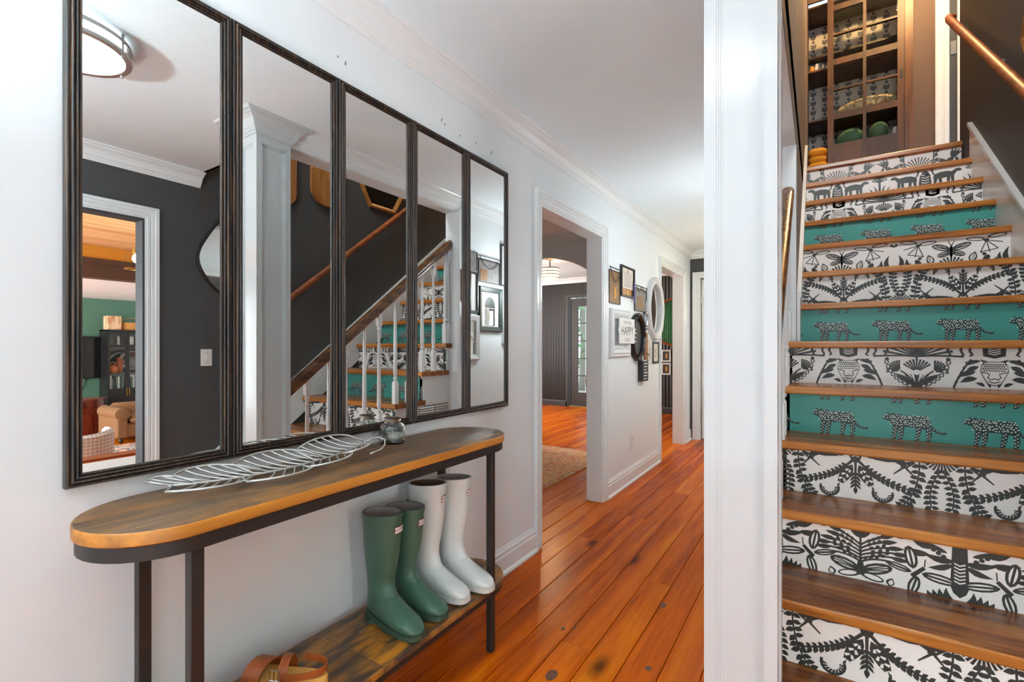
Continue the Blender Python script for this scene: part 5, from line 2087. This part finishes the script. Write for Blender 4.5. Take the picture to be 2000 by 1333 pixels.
for k, (x, r_, h_, m) in enumerate(((1.29, 0.022, 0.07, 'photo_gold'), (1.335, 0.025, 0.085, 'mat_white'), (1.385, 0.02, 0.075, 'silver_ware'))):
    MB().lathe([(r_ * 0.8, 0), (r_, 0.006), (r_, h_ * 0.7), (r_ * 0.6, h_ * 0.85), (r_ * 0.65, h_)], (x, 5.84, 3.984), 14).build('bottle', m, None, True, ['small amber bottle on the upper cabinet shelf', 'small white bottle on the upper cabinet shelf', 'small silver bottle on the upper cabinet shelf'][k], 'bottle', 'bottles in the cabinet')
yb = MB()
yb.bbox(1.27, 1.41, 4.88, 5.12, 2.699, 2.75, 0.02)
yb.bbox(1.275, 1.405, 4.89, 5.11, 2.75, 2.81, 0.02)
yb.bbox(1.272, 1.408, 4.885, 5.115, 2.81, 2.872, 0.02)
yb.build('folded_blanket', 'yellow_cloth', None, True, 'yellow folded blanket at the top left of the stairs', 'blanket')
# door casing at the right of the landing
dr = empty('door_5', (2.33, 5.75, 2.69), kind='structure')
MB().prism([(2.24, 5.74), (2.24, 5.722), (2.258, 5.722), (2.262, 5.728), (2.29, 5.728), (2.292, 5.732), (2.30, 5.732), (2.303, 5.726), (2.335, 5.728), (2.34, 5.74)], 'Z', 2.69, 4.95).build('side_casing', 'trim_paint', dr)
B(2.34, 2.392, 5.745, 5.76, 2.69, 4.95).build('door_edge', 'charcoal_gloss', dr)
B(2.392, 2.412, 5.735, 5.76, 2.69, 4.95).build('jamb', 'trim_paint', dr)
B(2.347, 2.385, 5.738, 5.745, 3.78, 3.9).build('hinge', 'brushed_nickel', dr)

# ================================================================== DINING SIDE
YB = 8.35
wd = MB()
wd.box(-4.5, -2.733, YB, YB + 0.1, 0, 2.6)
wd.box(-1.80, -0.116, YB, YB + 0.1, 0, 2.6)
wd.box(-2.733, -1.80, YB, YB + 0.1, 2.10, 2.6)
wd.build('wall_dining_back', 'beadboard_dark', kind='structure')
B(-0.116, 0.0, YEND + 0.1, YB, 0, 2.6).build('wall_dining_side', 'beadboard_dark', kind='structure')
B(-4.6, -4.5, 1.9, YB, 0, 2.6).build('wall_dining_far', 'wall_paint', kind='structure')
B(-4.5, -0.116, 1.9, 2.0, 0, 2.4).build('wall_dining_front', 'wall_paint', kind='structure')
cd = MB()
cd.box(-4.5, -0.116, 1.9, 4.6, CEIL, CEIL + 0.1)
cd.build('ceiling', 'ceiling_paint', kind='structure')
B(-4.5, -0.05, 4.6, YB, 2.47, 2.57).build('ceiling', 'ceiling_paint', kind='structure')
B(-0.116, -0.05, 4.6, YB, CEIL, 2.47).build('wall_dining_strip', 'wall_paint', kind='structure')
MB().prism([(YB - p_, 2.47 + d_) for p_, d_ in CROWN], 'X', -4.5, -0.116).build(trim_name(), 'trim_paint', kind='structure')
MB().prism([(YB - 0.02, 0), (YB - 0.02, 0.09), (YB - 0.008, 0.11), (YB, 0.11), (YB, 0)], 'X', -4.5, -2.75).build('baseboard_dining', 'dark_board_paint', kind='structure')
MB().prism([(YB - 0.02, 0), (YB - 0.02, 0.09), (YB - 0.008, 0.11), (YB, 0.11), (YB, 0)], 'X', -1.78, -0.116).build('baseboard_dining', 'dark_board_paint', kind='structure')
# arched wall
aw = MB()
ax, aa, ab = -1.25, 0.85, 0.62
prev = None
xs = [ax - aa + 2 * aa * k / 40 for k in range(41)]
for k in range(40):
    x0_, x1_ = xs[k], xs[k + 1]
    z0_ = 1.5 + ab * math.sqrt(max(0, 1 - ((x0_ - ax) / aa) ** 2))
    z1_ = 1.5 + ab * math.sqrt(max(0, 1 - ((x1_ - ax) / aa) ** 2))
    aw.prism([(x0_, z0_), (x1_, z1_), (x1_, 2.47), (x0_, 2.47)], 'Y', 4.547, 4.66)
aw.box(-4.5, ax - aa, 4.547, 4.66, 0, 2.47)
aw.box(ax + aa, -0.116, 4.547, 4.66, 0, 2.47)
aw.build('wall_arch', 'wall_paint', kind='structure')
MB().prism([(4.547 - p_, CEIL + d_) for p_, d_ in CROWN], 'X', -4.5, -0.116).build(trim_name(), 'trim_paint', kind='structure')
# French door
fd = empty('door_6', (-2.27, YB, 0), kind='structure')
DM = 'dark_board_paint'
B(-2.775, -2.72, YB - 0.02, YB, 0, 2.15).build('side_casing', DM, fd)
B(-1.82, -1.765, YB - 0.02, YB, 0, 2.15).build('side_casing', DM, fd)
B(-2.8, -1.74, YB - 0.025, YB, 2.10, 2.15).build('head_casing', DM, fd)
gx = [-2.542 + 0.184 * k for k in range(4)]
gz = [0.277, 0.598, 0.93, 1.264, 1.604, 1.928]
B(-2.70, gx[0], YB + 0.03, YB + 0.07, 0.02, 2.08).build('stile', DM, fd)
B(gx[3], -1.82, YB + 0.03, YB + 0.07, 0.02, 2.08).build('stile', DM, fd)
B(gx[0], gx[3], YB + 0.03, YB + 0.07, 0.02, gz[0]).build('bottom_rail', DM, fd)
B(gx[0], gx[3], YB + 0.03, YB + 0.07, gz[-1], 2.08).build('top_rail', DM, fd)
for x in gx[1:3]:
    B(x - 0.009, x + 0.009, YB + 0.035, YB + 0.065, gz[0], gz[-1]).build('muntin', DM, fd)
for z in gz[1:-1]:
    B(gx[0], gx[3], YB + 0.036, YB + 0.064, z - 0.009, z + 0.009).build('muntin', DM, fd)
for i in range(3):
    for j in range(5):
        B(gx[i] + 0.009, gx[i + 1] - 0.009, YB + 0.048, YB + 0.052, gz[j] + 0.009, gz[j + 1] - 0.009).build('pane', 'pane_glass', fd)
B(-2.72, -1.8, YB + 0.0, YB + 0.09, 0, 0.016).build('sill', 'brass', fd)
# flush lamp in the back room
lx, ly, lz = -2.03, 6.3, 2.18
point('drum_lamp_light', (lx, ly, lz - 0.05), 22, (1.0, 0.66, 0.32), 0.03)
dl = empty('drum_lamp', (lx, ly, lz), 'drum shaped ceiling lamp with bronze rings glowing warm through the first doorway', 'ceiling lamp')
MB().lathe([(0.06, 2.47 - lz), (0.06, 2.45 - lz), (0.02, 2.44 - lz)], (lx, ly, lz), 16).build('ceiling_plate', 'iron', dl)
MB().tube([(lx, ly, 2.45), (lx, ly, lz + 0.15)], 0.012, 8).build('stem', 'iron', dl)
MB().lathe([(0.135, 0.0), (0.135, 0.14)], (lx, ly, lz), 28, caps=False).build('shade', 'lamp_shade_warm', dl, smooth=True)
for z in (0.0, 0.05, 0.095, 0.14):
    rr = 0.142 if z in (0.0, 0.14) else 0.139
    MB().lathe([(0.134, z - 0.006), (rr, z - 0.006), (rr, z + 0.006), (0.134, z + 0.006), (0.134, z - 0.006)], (lx, ly, lz), 28, caps=False).build('ring', 'iron', dl, smooth=True, auto=40)
MB().sphere((lx, ly, lz + 0.05), 0.03, 0.03, 0.04, 10, 8).build('bulb', 'bulb_warm', dl, smooth=True)
# added globe lamps to brighten the hall, out of view behind the column
for (hx_, hy_, m_, lb_) in ((0.82, 3.55, 'hall_fill_glow', 'added white globe light brightening the middle of the hall, hidden behind the column'), (0.80, 5.2, 'hall_end_fill_glow', 'added warm globe light brightening the hall end, hidden behind the column')):
    hl = empty('ceiling_light', (hx_, hy_, CEIL - 0.08), lb_, 'ceiling light')
    MB().lathe([(0.06, 0), (0.07, -0.01), (0.06, -0.02), (0.02, -0.03)], (hx_, hy_, CEIL), 24).tube([(hx_, hy_, CEIL - 0.02), (hx_, hy_, CEIL - 0.6)], 0.008, 8).build('stem', 'brushed_nickel', hl, smooth=True, auto=40)
    MB().sphere((hx_, hy_, CEIL - 0.7), 0.1, 0.1, 0.1, 20, 14).build('globe', m_, hl, smooth=True)
# added uplight behind the camera, brightens the ceiling to even out the light
tx_, ty_ = 0.5, -0.95
tc = empty('fill_torchiere', (tx_, ty_, 0), 'added unseen floor lamp with upturned bowl behind the camera, brightening the ceiling', 'floor lamp')
MB().lathe([(0.14, 0.0), (0.14, 0.02), (0.02, 0.03)], (tx_, ty_, 0.001), 24).build('base', 'iron', tc, smooth=True, auto=40)
MB().tube([(tx_, ty_, 0.02), (tx_, ty_, 1.36)], 0.012, 10).build('pole', 'iron', tc, smooth=True)
MB().lathe([(0.02, 1.34), (0.12, 1.38), (0.2, 1.46), (0.19, 1.46), (0.11, 1.39), (0.02, 1.36)], (tx_, ty_, 0), 28).build('bowl', 'iron', tc, smooth=True)
MB().lathe([(0.005, 1.43), (0.17, 1.43), (0.17, 1.436), (0.005, 1.437)], (tx_, ty_, 0), 28).build('diffuser', 'torchiere_fill_glow', tc, smooth=True, auto=40)
# added lamp out of view, gives the stair top its warm glow
wl_ = empty('added_landing_lamp', (2.12, 4.75, 4.72), 'added warm globe lamp over the top of the stairs, out of view', 'lamp')
MB().tube([(2.12, 4.75, 4.9), (2.12, 4.75, 5.1)], 0.006, 8).build('cord', 'iron', wl_)
MB().sphere((2.12, 4.75, 4.86), 0.05, 0.05, 0.05, 16, 12).build('globe', 'added_landing_glow', wl_, smooth=True)
# rug in the dining room
rg = empty('area_rug', (-1.9, 3.3, 0), 'faded orange and pink patterned rug in the room through the first doorway', 'rug')
B(-3.2, -0.51, 2.25, 4.85, 0.001, 0.009).build('pile', 'rug_orange', rg)
bd = MB()
bd.box(-3.2, -0.51, 4.79, 4.85, 0.009, 0.0105)
bd.box(-0.57, -0.51, 2.25, 4.79, 0.009, 0.0105)
bd.box(-3.02, -0.86, 4.52, 4.56, 0.009, 0.0105)
bd.box(-0.9, -0.86, 2.25, 4.52, 0.009, 0.0105)
bd.build('border', 'rug_pink', rg)
# things on the far wall through the second doorway
om = empty('oval_mirror', (-0.74, YB, 1.16), 'oval mirror in an orange wood frame on the dark wall through the second doorway', 'mirror')
mb = MB()
rings = []
for k in range(41):
    t = 2 * PI * k / 40
    rings.append([(-0.74 + (0.36 - u) * math.cos(t), YB - d_, 1.575 + (0.41 - u) * math.sin(t)) for u, d_ in ((0, 0), (0, 0.03), (0.02, 0.035), (0.04, 0.02), (0.04, 0))])
mb.loft(rings, True, False, False).build('frame', 'rail_red_wood', om, smooth=True, auto=40)
MB().prism([(-0.74 + 0.325 * math.cos(t), 1.575 + 0.375 * math.sin(t)) for t in [2 * PI * k / 40 for k in range(40)]], 'Y', YB - 0.012, YB).build('glass', 'mirror_glass', om)
for z0_, z1_, lb in ((0.895, 1.098, 'upper small white framed picture below the oval mirror'), (0.672, 0.872, 'lower small white framed picture below the oval mirror')):
    r = empty('small_picture', (-0.857, YB, z0_), lb, 'picture', 'small pictures through the second doorway')
    frame_ring(YB, -0.935, -0.78, z0_, z1_, [(0, 0), (0, 0.02), (0.022, 0.02), (0.022, 0)], 'Y', -1).build('frame', 'mat_white', r)
    B(-0.915, -0.80, YB - 0.006, YB - 0.001, z0_ + 0.02, z1_ - 0.02).build('picture', 'chalk_board', r)
    MB().sphere((-0.857, YB - 0.006, (z0_ + z1_) / 2), 0.018, 0.001, 0.05, 10, 8).build('figure', 'photo_gold', r)
# green curtain at the side of the arch (in the oval mirror)
cu = MB()
rg_ = []
for k in range(60):
    x = -2.05 + 0.5 * k / 59
    rg_.append((x, 4.80 + 0.03 * math.sin(k * 1.1)))
cu.loft([[(x, y, z) for x, y in rg_] + [(x, y + 0.004, z) for x, y in reversed(rg_)] for z in (0.02, 1.2, 2.3)])
cu.build('curtain', 'curtain_green', None, True, 'long green curtain by the arch, seen in the far oval mirror', 'curtain')

# ---- outside the French door
B(-6, 2, YB + 0.12, 14, -0.3, -0.15).build('porch_floor', 'porch_boards', kind='structure')
pc = MB().lathe([(0.1, -0.15), (0.1, -0.05), (0.07, 0.0), (0.06, 2.4), (0.1, 2.45), (0.1, 2.6)], (-3.3, 10.6, 0), 14)
pc.build('porch_post', 'trim_paint', None, True, 'white porch post beyond the glazed door', 'post')
random.seed(11)
for n, (tx, ty) in enumerate(((-4.6, 13.2), (-2.9, 15.4), (-0.6, 13.4))):
    tr = empty('garden_tree', (tx, ty, -0.3), ['leafy tree on the left beyond the glazed door', 'leafy tree in the middle beyond the glazed door', 'leafy tree on the right beyond the glazed door'][n], 'tree', 'garden trees')
    MB().tube([(tx, ty, -0.3), (tx + 0.05, ty, 1.2), (tx - 0.05, ty, 3.2)], [0.16, 0.13, 0.08], 8).build('trunk', 'bark', tr, smooth=True)
    lf_ = MB()
    for k in range(260):
        a_ = random.uniform(0, 2 * PI)
        rr = 1.0 * math.sqrt(random.random())
        px, py, pz = tx + rr * math.cos(a_), ty + rr * 0.6 * math.sin(a_), random.uniform(0.4, 3.6)
        d1 = Vector((random.uniform(-1, 1), random.uniform(-1, 1), random.uniform(-1, 1))).normalized() * 0.14
        d2 = d1.orthogonal().normalized() * 0.07
        p = Vector((px, py, pz))
        lf_.add([p - d1, p + d2, p + d1, p - d2], [(0, 1, 2, 3)])
    lf_.build('foliage', 'foliage', tr, fix=False, kind='stuff')
MB().lathe([(0.1, 0), (0.16, 0.05), (0.19, 0.3), (0.17, 0.36), (0.15, 0.36), (0.15, 0.3)], (-2.62, 9.35, -0.15 + 0.32), 16).lathe([(0.09, 0), (0.09, 0.32)], (-2.62, 9.35, -0.15), 12).build('planter', 'pot_pink', None, True, 'pinkish planter outside the glazed door', 'planter')

# ================================================================== PINE ROOM AND LIVING ROOM (seen in the leftmost mirror)
pc_ = MB()
pc_.box(XR + 0.1, 5.8, -1.5, 4.5, 2.37, 2.47)
pcl = pc_.build('ceiling_pine', 'sub_floor', kind='structure')
x = XR + 0.1
while x < 5.8 - 0.01:
    x1_ = min(x + 0.145, 5.8)
    MB().prism([(x + 0.002, 2.37), (x + 0.002, 2.341), (x + 0.008, 2.335), (x1_ - 0.008, 2.335), (x1_ - 0.002, 2.341), (x1_ - 0.002, 2.37)], 'Y', -1.5, 4.5).build('plank', 'pine_ceiling', pcl, fix=False)
    x = x1_
B(5.78, 5.8, -1.5, 4.5, 2.185, 2.335).build('trim_fascia', 'orange_board', kind='structure')
bm_ = MB()
bm_.box(5.76, 5.96, -1.5, 4.5, 1.96, 2.185)
bm_.box(5.745, 5.975, -1.5, 4.5, 2.125, 2.185)
bm_.build('ceiling_beam', 'brown_wall', kind='structure')
B(5.96, 9.7, -1.5, 6.0, 2.02, 2.14).build('ceiling', 'living_ceiling', kind='structure')
B(9.6, 9.7, -1.5, 6.0, -0.4, 2.1).build('wall_living', 'green_paint', kind='structure')
B(XR + 0.1, 9.7, 4.5, 4.6, -0.4, 2.5).build('wall_living_side', 'wall_paint', kind='structure')
lw = MB()
lw.box(XR + 0.1, 9.7, -1.6, -1.5, -0.4, 0.1)
lw.box(XR + 0.1, 2.8, -1.6, -1.5, 0.1, 2.5)
lw.box(5.1, 5.7, -1.6, -1.5, 0.1, 2.5)
lw.box(9.45, 9.7, -1.6, -1.5, 0.1, 2.5)
lw.box(XR + 0.1, 9.7, -1.6, -1.5, 2.0, 2.5)
lw.build('wall_living_window', 'wall_paint', kind='structure')
B(5.0, 9.7, -1.5, 4.5, -0.42, -0.32).build('floor', 'floor_pine', kind='structure')
B(4.80, 5.0, -1.5, 4.5, -0.42, 0.022).build('trim_step', 'rail_red_wood', kind='structure')
B(3.5, 4.72, 0.2, 2.7, 0.001, 0.008).build('pale_rug', 'mat_pale', None, False, 'pale blue grey rug on the floor of the pine-ceiled room', 'rug')
B(6.64, 7.46, 1.3, 4.2, -0.319, -0.31).build('living_rug', 'rug_blue', None, False, 'grey and peach patterned rug on the lower living room floor', 'rug')
# hanging glass pendant
pd = empty('pendant_lamp', (4.0, 1.86, 1.87), 'clear glass pendant lamp at the right edge of the reflected doorway', 'lamp')
MB().lathe([(0.085, 0.0), (0.085, 0.13), (0.07, 0.18), (0.03, 0.2)], (4.0, 1.83, 1.87), 20, caps=False).build('glass_shade', 'pane_glass', pd, smooth=True)
MB().lathe([(0.088, -0.004), (0.088, 0.004), (0.082, 0.004), (0.082, -0.004), (0.088, -0.004)], (4.0, 1.83, 1.87), 20, caps=False).build('rim', 'brass', pd, smooth=True)
MB().tube([(4.0, 1.83, 2.065), (4.0, 1.83, 2.335)], 0.005, 6).lathe([(0.028, 0.0), (0.028, 0.05)], (4.0, 1.83, 2.02), 12).build('cord', 'brass', pd)
MB().sphere((4.0, 1.83, 1.97), 0.028, 0.028, 0.04, 10, 8).build('bulb', 'bulb_warm', pd, smooth=True)
# television
tv = empty('television', (9.57, 2.7, 0.59), 'black television on the green wall, left of the black cabinet', 'television')
MB().bbox(9.53, 9.595, 2.05, 3.2, 0.595, 1.335, 0.006).build('body', 'black_satin', tv)
B(9.527, 9.531, 2.07, 3.185, 0.615, 1.315).build('screen', 'black_gloss', tv)
MB().tube([(9.59, 3.02, 0.6), (9.58, 3.0, 0.5), (9.58, 2.96, 0.4), (9.585, 2.9, 0.34)], 0.006, 6).build('cable', 'black_satin', tv, smooth=True)
# glazed black cabinet
FZ = -0.32
bc = empty('display_cabinet', (9.4, 3.6, FZ), 'tall black display cabinet with glass doors against the green wall', 'cabinet')
c0, c1 = 3.205, 3.79
K = 'black_satin'
B(9.22, 9.595, c0, c0 + 0.02, FZ, 1.455).build('side', K, bc)
B(9.22, 9.595, c1 - 0.02, c1, FZ, 1.455).build('side', K, bc)
B(9.22, 9.595, c0, c1, 1.435, 1.455).build('top', K, bc)
B(9.22, 9.595, c0 + 0.02, c1 - 0.02, FZ, FZ + 0.06).build('plinth', K, bc)
B(9.57, 9.59, c0 + 0.02, c1 - 0.02, FZ + 0.06, 1.435).build('back', 'mat_white', bc)
for z in (0.39, 0.66, 1.155):
    B(9.24, 9.57, c0 + 0.02, c1 - 0.02, z, z + 0.012).build('shelf', 'pane_glass' if z == 0.66 else K, bc)
for a_, b_ in ((c0 + 0.002, 3.495), (3.499, c1 - 0.002)):
    d = empty('door', (9.21, a_, FZ))
    d.parent = bc
    d.location = Vector((9.21, a_, FZ)) - Vector(bc.location)
    B(9.20, 9.22, a_, a_ + 0.026, FZ + 0.06, 1.435).build('stile', K, d)
    B(9.20, 9.22, b_ - 0.032, b_, FZ + 0.06, 1.435).build('stile', K, d)
    for z0_, z1_ in ((FZ + 0.06, 0.40), (1.145, 1.19), (1.39, 1.435)):
        B(9.201, 9.219, a_ + 0.026, b_ - 0.032, z0_, z1_).build('panel', K, d)
    for z0_, z1_ in ((0.40, 1.145), (1.19, 1.39)):
        B(9.208, 9.211, a_ + 0.026, b_ - 0.032, z0_, z1_).build('pane', 'pane_glass', d)
    hy = b_ - 0.016 if a_ < 3.4 else a_ + 0.014
    B(9.18, 9.19, hy - 0.005, hy + 0.005, 0.27, 0.42).build('handle', 'brass', d)
# contents
jg = empty('clay_jug', (9.36, 3.31, 0.674), 'orange terracotta jug with round handle in the black cabinet', 'jug')
MB().lathe([(0.04, 0), (0.075, 0.03), (0.085, 0.07), (0.07, 0.12), (0.03, 0.14), (0.03, 0.15)], (9.33, 3.315, 0.6725), 18).build('body', 'terracotta', jg, smooth=True)
MB().tube([(9.33, 3.275, 0.8), (9.33, 3.275, 0.85), (9.33, 3.315, 0.88), (9.33, 3.355, 0.85), (9.33, 3.35, 0.8)], 0.012, 8).build('handle', 'terracotta', jg, smooth=True)
jg = empty('clay_pitcher', (9.42, 3.41, 0.674), 'taller orange terracotta pitcher behind the jug in the black cabinet', 'pitcher')
MB().lathe([(0.04, 0), (0.055, 0.08), (0.05, 0.18), (0.035, 0.25), (0.04, 0.29)], (9.41, 3.435, 0.6725), 16).build('body', 'terracotta', jg, smooth=True)
MB().tube([(9.40, 3.47, 0.93), (9.39, 3.5, 0.9), (9.39, 3.49, 0.83)], 0.01, 8).build('handle', 'terracotta', jg, smooth=True)
for n, (yc, zc, r_) in enumerate(((3.66, 0.9, 0.215), (3.49, 0.885, 0.2))):
    MB().lathe([(0.01, 0), (r_ * 0.6, 0.004), (r_ * 0.65, -0.01), (r_, -0.02), (r_, -0.014), (r_ * 0.62, 0.012), (0.01, 0.012)], (9.49 + 0.055 * n, yc, zc), 28, 'X').build('silver_platter', 'silver_ware', None, True, ['round patterned silver platter in the right cabinet door', 'round silver platter half hidden behind the cabinet mullion'][n], 'platter', 'silver platters')
random.seed(2)
bks = ['book_white', 'book_green', 'book_dark', 'book_green', 'book_white', 'book_dark', 'book_green', 'book_white']
yy = 3.26
for n in range(14):
    w = random.uniform(0.018, 0.03)
    h = random.uniform(0.18, 0.24)
    m = bks[n % 8]
    if not 3.465 < yy + w / 2 < 3.52:
        bk = empty('book', (9.34, yy + w / 2, 0.402), None)
        MB().bbox(9.28, 9.42, yy, yy + w, 0.4025, 0.402 + h, 0.002).build('cover', m, bk)
        tag(bk, {'book_white': 'white spined book', 'book_green': 'green spined book', 'book_dark': 'dark spined book'}[m] + ', number %s from the left in the row on the lower cabinet shelf' % ['one', 'two', 'three', 'four', 'five', 'six', 'seven', 'eight', 'nine', 'ten', 'eleven', 'twelve', 'thirteen', 'fourteen'][n], 'book', 'books on the lower cabinet shelf')
    yy += w + 0.004
for n, (y_, w, m, lb) in enumerate(((3.38, 0.03, 'book_white', 'pale upright book in the top left cabinet compartment'), (3.56, 0.06, 'book_white', 'pale framed card in the top right cabinet compartment'), (3.66, 0.02, 'book_red', 'red brown book in the top right cabinet compartment'))):
    MB().bbox(9.3, 9.44, y_, y_ + w, 1.1675, 1.34, 0.002).build('book', m, None, False, lb, 'book', 'books on the top cabinet shelf')
bx_ = MB()
bx_.bbox(9.25, 9.45, 3.218, 3.425, 1.4555, 1.705, 0.008)
bx_.build('wooden_box', 'box_wood', None, False, 'worn whitewashed wooden box on top of the black cabinet', 'box')
bs = empty('wicker_basket', (9.36, 3.6, 1.455), 'straw basket with hoop handle on top of the black cabinet', 'basket')
bw = MB()
for k in range(7):
    z = 1.455 + 0.02 * k
    s = 0.88 + 0.12 * math.sin(PI * (k + 1) / 8)
    bw.tube([(9.37 + 0.11 * s * math.cos(t), 3.6 + 0.165 * s * math.sin(t), z + 0.011) for t in [2 * PI * q / 24 for q in range(24)]], 0.012, 6, cyc=True)
bw.build('woven_body', 'straw', bs, smooth=True)
MB().tube([(9.37, 3.46, 1.6), (9.37, 3.5, 1.66), (9.37, 3.6, 1.68), (9.37, 3.7, 1.66), (9.37, 3.74, 1.6)], 0.006, 6).build('handle', 'straw', bs, smooth=True)
# demilune cabinet
dm = empty('demilune_cabinet', (8.62, 2.6, FZ), 'mahogany bow-fronted side cabinet with brass knobs below the television', 'cabinet')


def bow(r, y_, n=20, x=8.98, ry=0.46):
    return [(x - r * math.sin(PI * k / n) ** 0.6, y_ - ry * math.cos(PI * k / n)) for k in range(n + 1)]


MB().loft([[(a_, b_, z) for a_, b_ in bow(0.38, 2.6)] for z in (FZ + 0.05, 0.29)]).build('body', 'mahogany', dm, smooth=True, auto=40)
MB().loft([[(a_, b_, z) for a_, b_ in bow(0.41, 2.6, ry=0.48)] for z in (0.29, 0.312)]).build('top', 'mahogany', dm, smooth=True, auto=40)
MB().loft([[(a_, b_, z) for a_, b_ in bow(0.35, 2.6, ry=0.44)] for z in (FZ + 0.0005, FZ + 0.05)]).build('plinth', 'mahogany', dm, smooth=True, auto=40)
for z0_, z1_ in ((0.16, 0.27), (0.07, 0.145)):
    f = MB().loft([[(a_ - 0.008, b_, z) for a_, b_ in bow(0.38, 2.6)[3:18]] + [(a_ + 0.01, b_, z) for a_, b_ in reversed(bow(0.38, 2.6)[3:18])] for z in (z0_, z1_)]).build('drawer', 'mahogany', dm, smooth=True, auto=40)
    for y_ in (2.86, 2.34):
        MB().sphere((8.66, y_, (z0_ + z1_) / 2), 0.014, 0.018, 0.018, 10, 8).build('knob', 'brass', f, smooth=True)
# leather armchair
ac = empty('armchair', (7.9, 3.2, FZ), 'tan suede armchair with rolled arm in front of the black cabinet', 'armchair')
LM = 'tan_suede'
MB().bbox(7.56, 8.35, 2.84, 3.75, FZ + 0.08, -0.02, 0.03).build('base', LM, ac, smooth=True, auto=40)
MB().bbox(7.5, 8.2, 2.98, 3.62, -0.03, 0.08, 0.04).build('seat_cushion', LM, ac, smooth=True, auto=60)
for y_ in (2.88, 3.70):
    am = MB()
    am.bbox(7.54, 8.3, y_ - 0.07, y_ + 0.07, FZ + 0.08, 0.12, 0.02)
    am.lathe([(0.06, -0.01), (0.095, 0.0), (0.095, 0.74), (0.06, 0.76)], (7.53, y_, 0.13), 18, 'X')
    am.build('arm', LM, ac, smooth=True, auto=40)
MB().bbox(8.12, 8.42, 2.95, 3.65, FZ + 0.08, 0.24, 0.06).build('backrest', LM, ac, smooth=True, auto=60)
for px, py in ((7.6, 2.88), (7.6, 3.7), (8.32, 2.88), (8.32, 3.7)):
    MB().lathe([(0.02, 0.0), (0.03, 0.03), (0.03, 0.085)], (px, py, FZ + 0.0005), 10).build('foot', 'black_satin', ac, smooth=True)
# checked barrel chair, back towards the doorway
bchair = empty('barrel_chair', (6.2, 1.98, FZ), 'grey checked barrel chair with its curved back to the doorway', 'chair')
bs_ = MB()
n = 24
ro, ri = 0.36, 0.28


def btop(t):
    return 0.10 + 0.05 * abs(math.sin((t - PI))) ** 1.5 + 0.0


rings = []
for k in range(n + 1):
    t = PI * 0.42 + PI * 1.16 * k / n
    zt = 0.115 + 0.03 * math.cos(t * 1.0 - PI * 0.55) ** 2
    cx_, cy_ = 6.2 + 0.0, 1.98
    rings.append([(cx_ + ro * math.cos(t), cy_ + ro * math.sin(t), FZ + 0.03), (cx_ + ro * 1.02 * math.cos(t), cy_ + ro * 1.02 * math.sin(t), zt - 0.03), (cx_ + (ro + ri) / 2 * math.cos(t), cy_ + (ro + ri) / 2 * math.sin(t), zt), (cx_ + ri * math.cos(t), cy_ + ri * math.sin(t), zt - 0.03), (cx_ + ri * math.cos(t), cy_ + ri * math.sin(t), FZ + 0.03)])
bs_.loft(rings, True, True, True).build('curved_back', 'check_fabric', bchair, smooth=True, auto=50)
MB().lathe([(0.2, 0.03), (0.275, 0.05), (0.275, 0.22), (0.25, 0.25), (0.02, 0.26)], (6.2, 1.98, FZ), 24).build('seat', 'check_fabric', bchair, smooth=True, auto=50)
for k in range(4):
    t = PI / 4 + k * PI / 2
    MB().lathe([(0.015, 0.0), (0.02, 0.035)], (6.2 + 0.22 * math.cos(t), 1.98 + 0.22 * math.sin(t), FZ + 0.0005), 8).build('foot', 'black_satin', bchair)
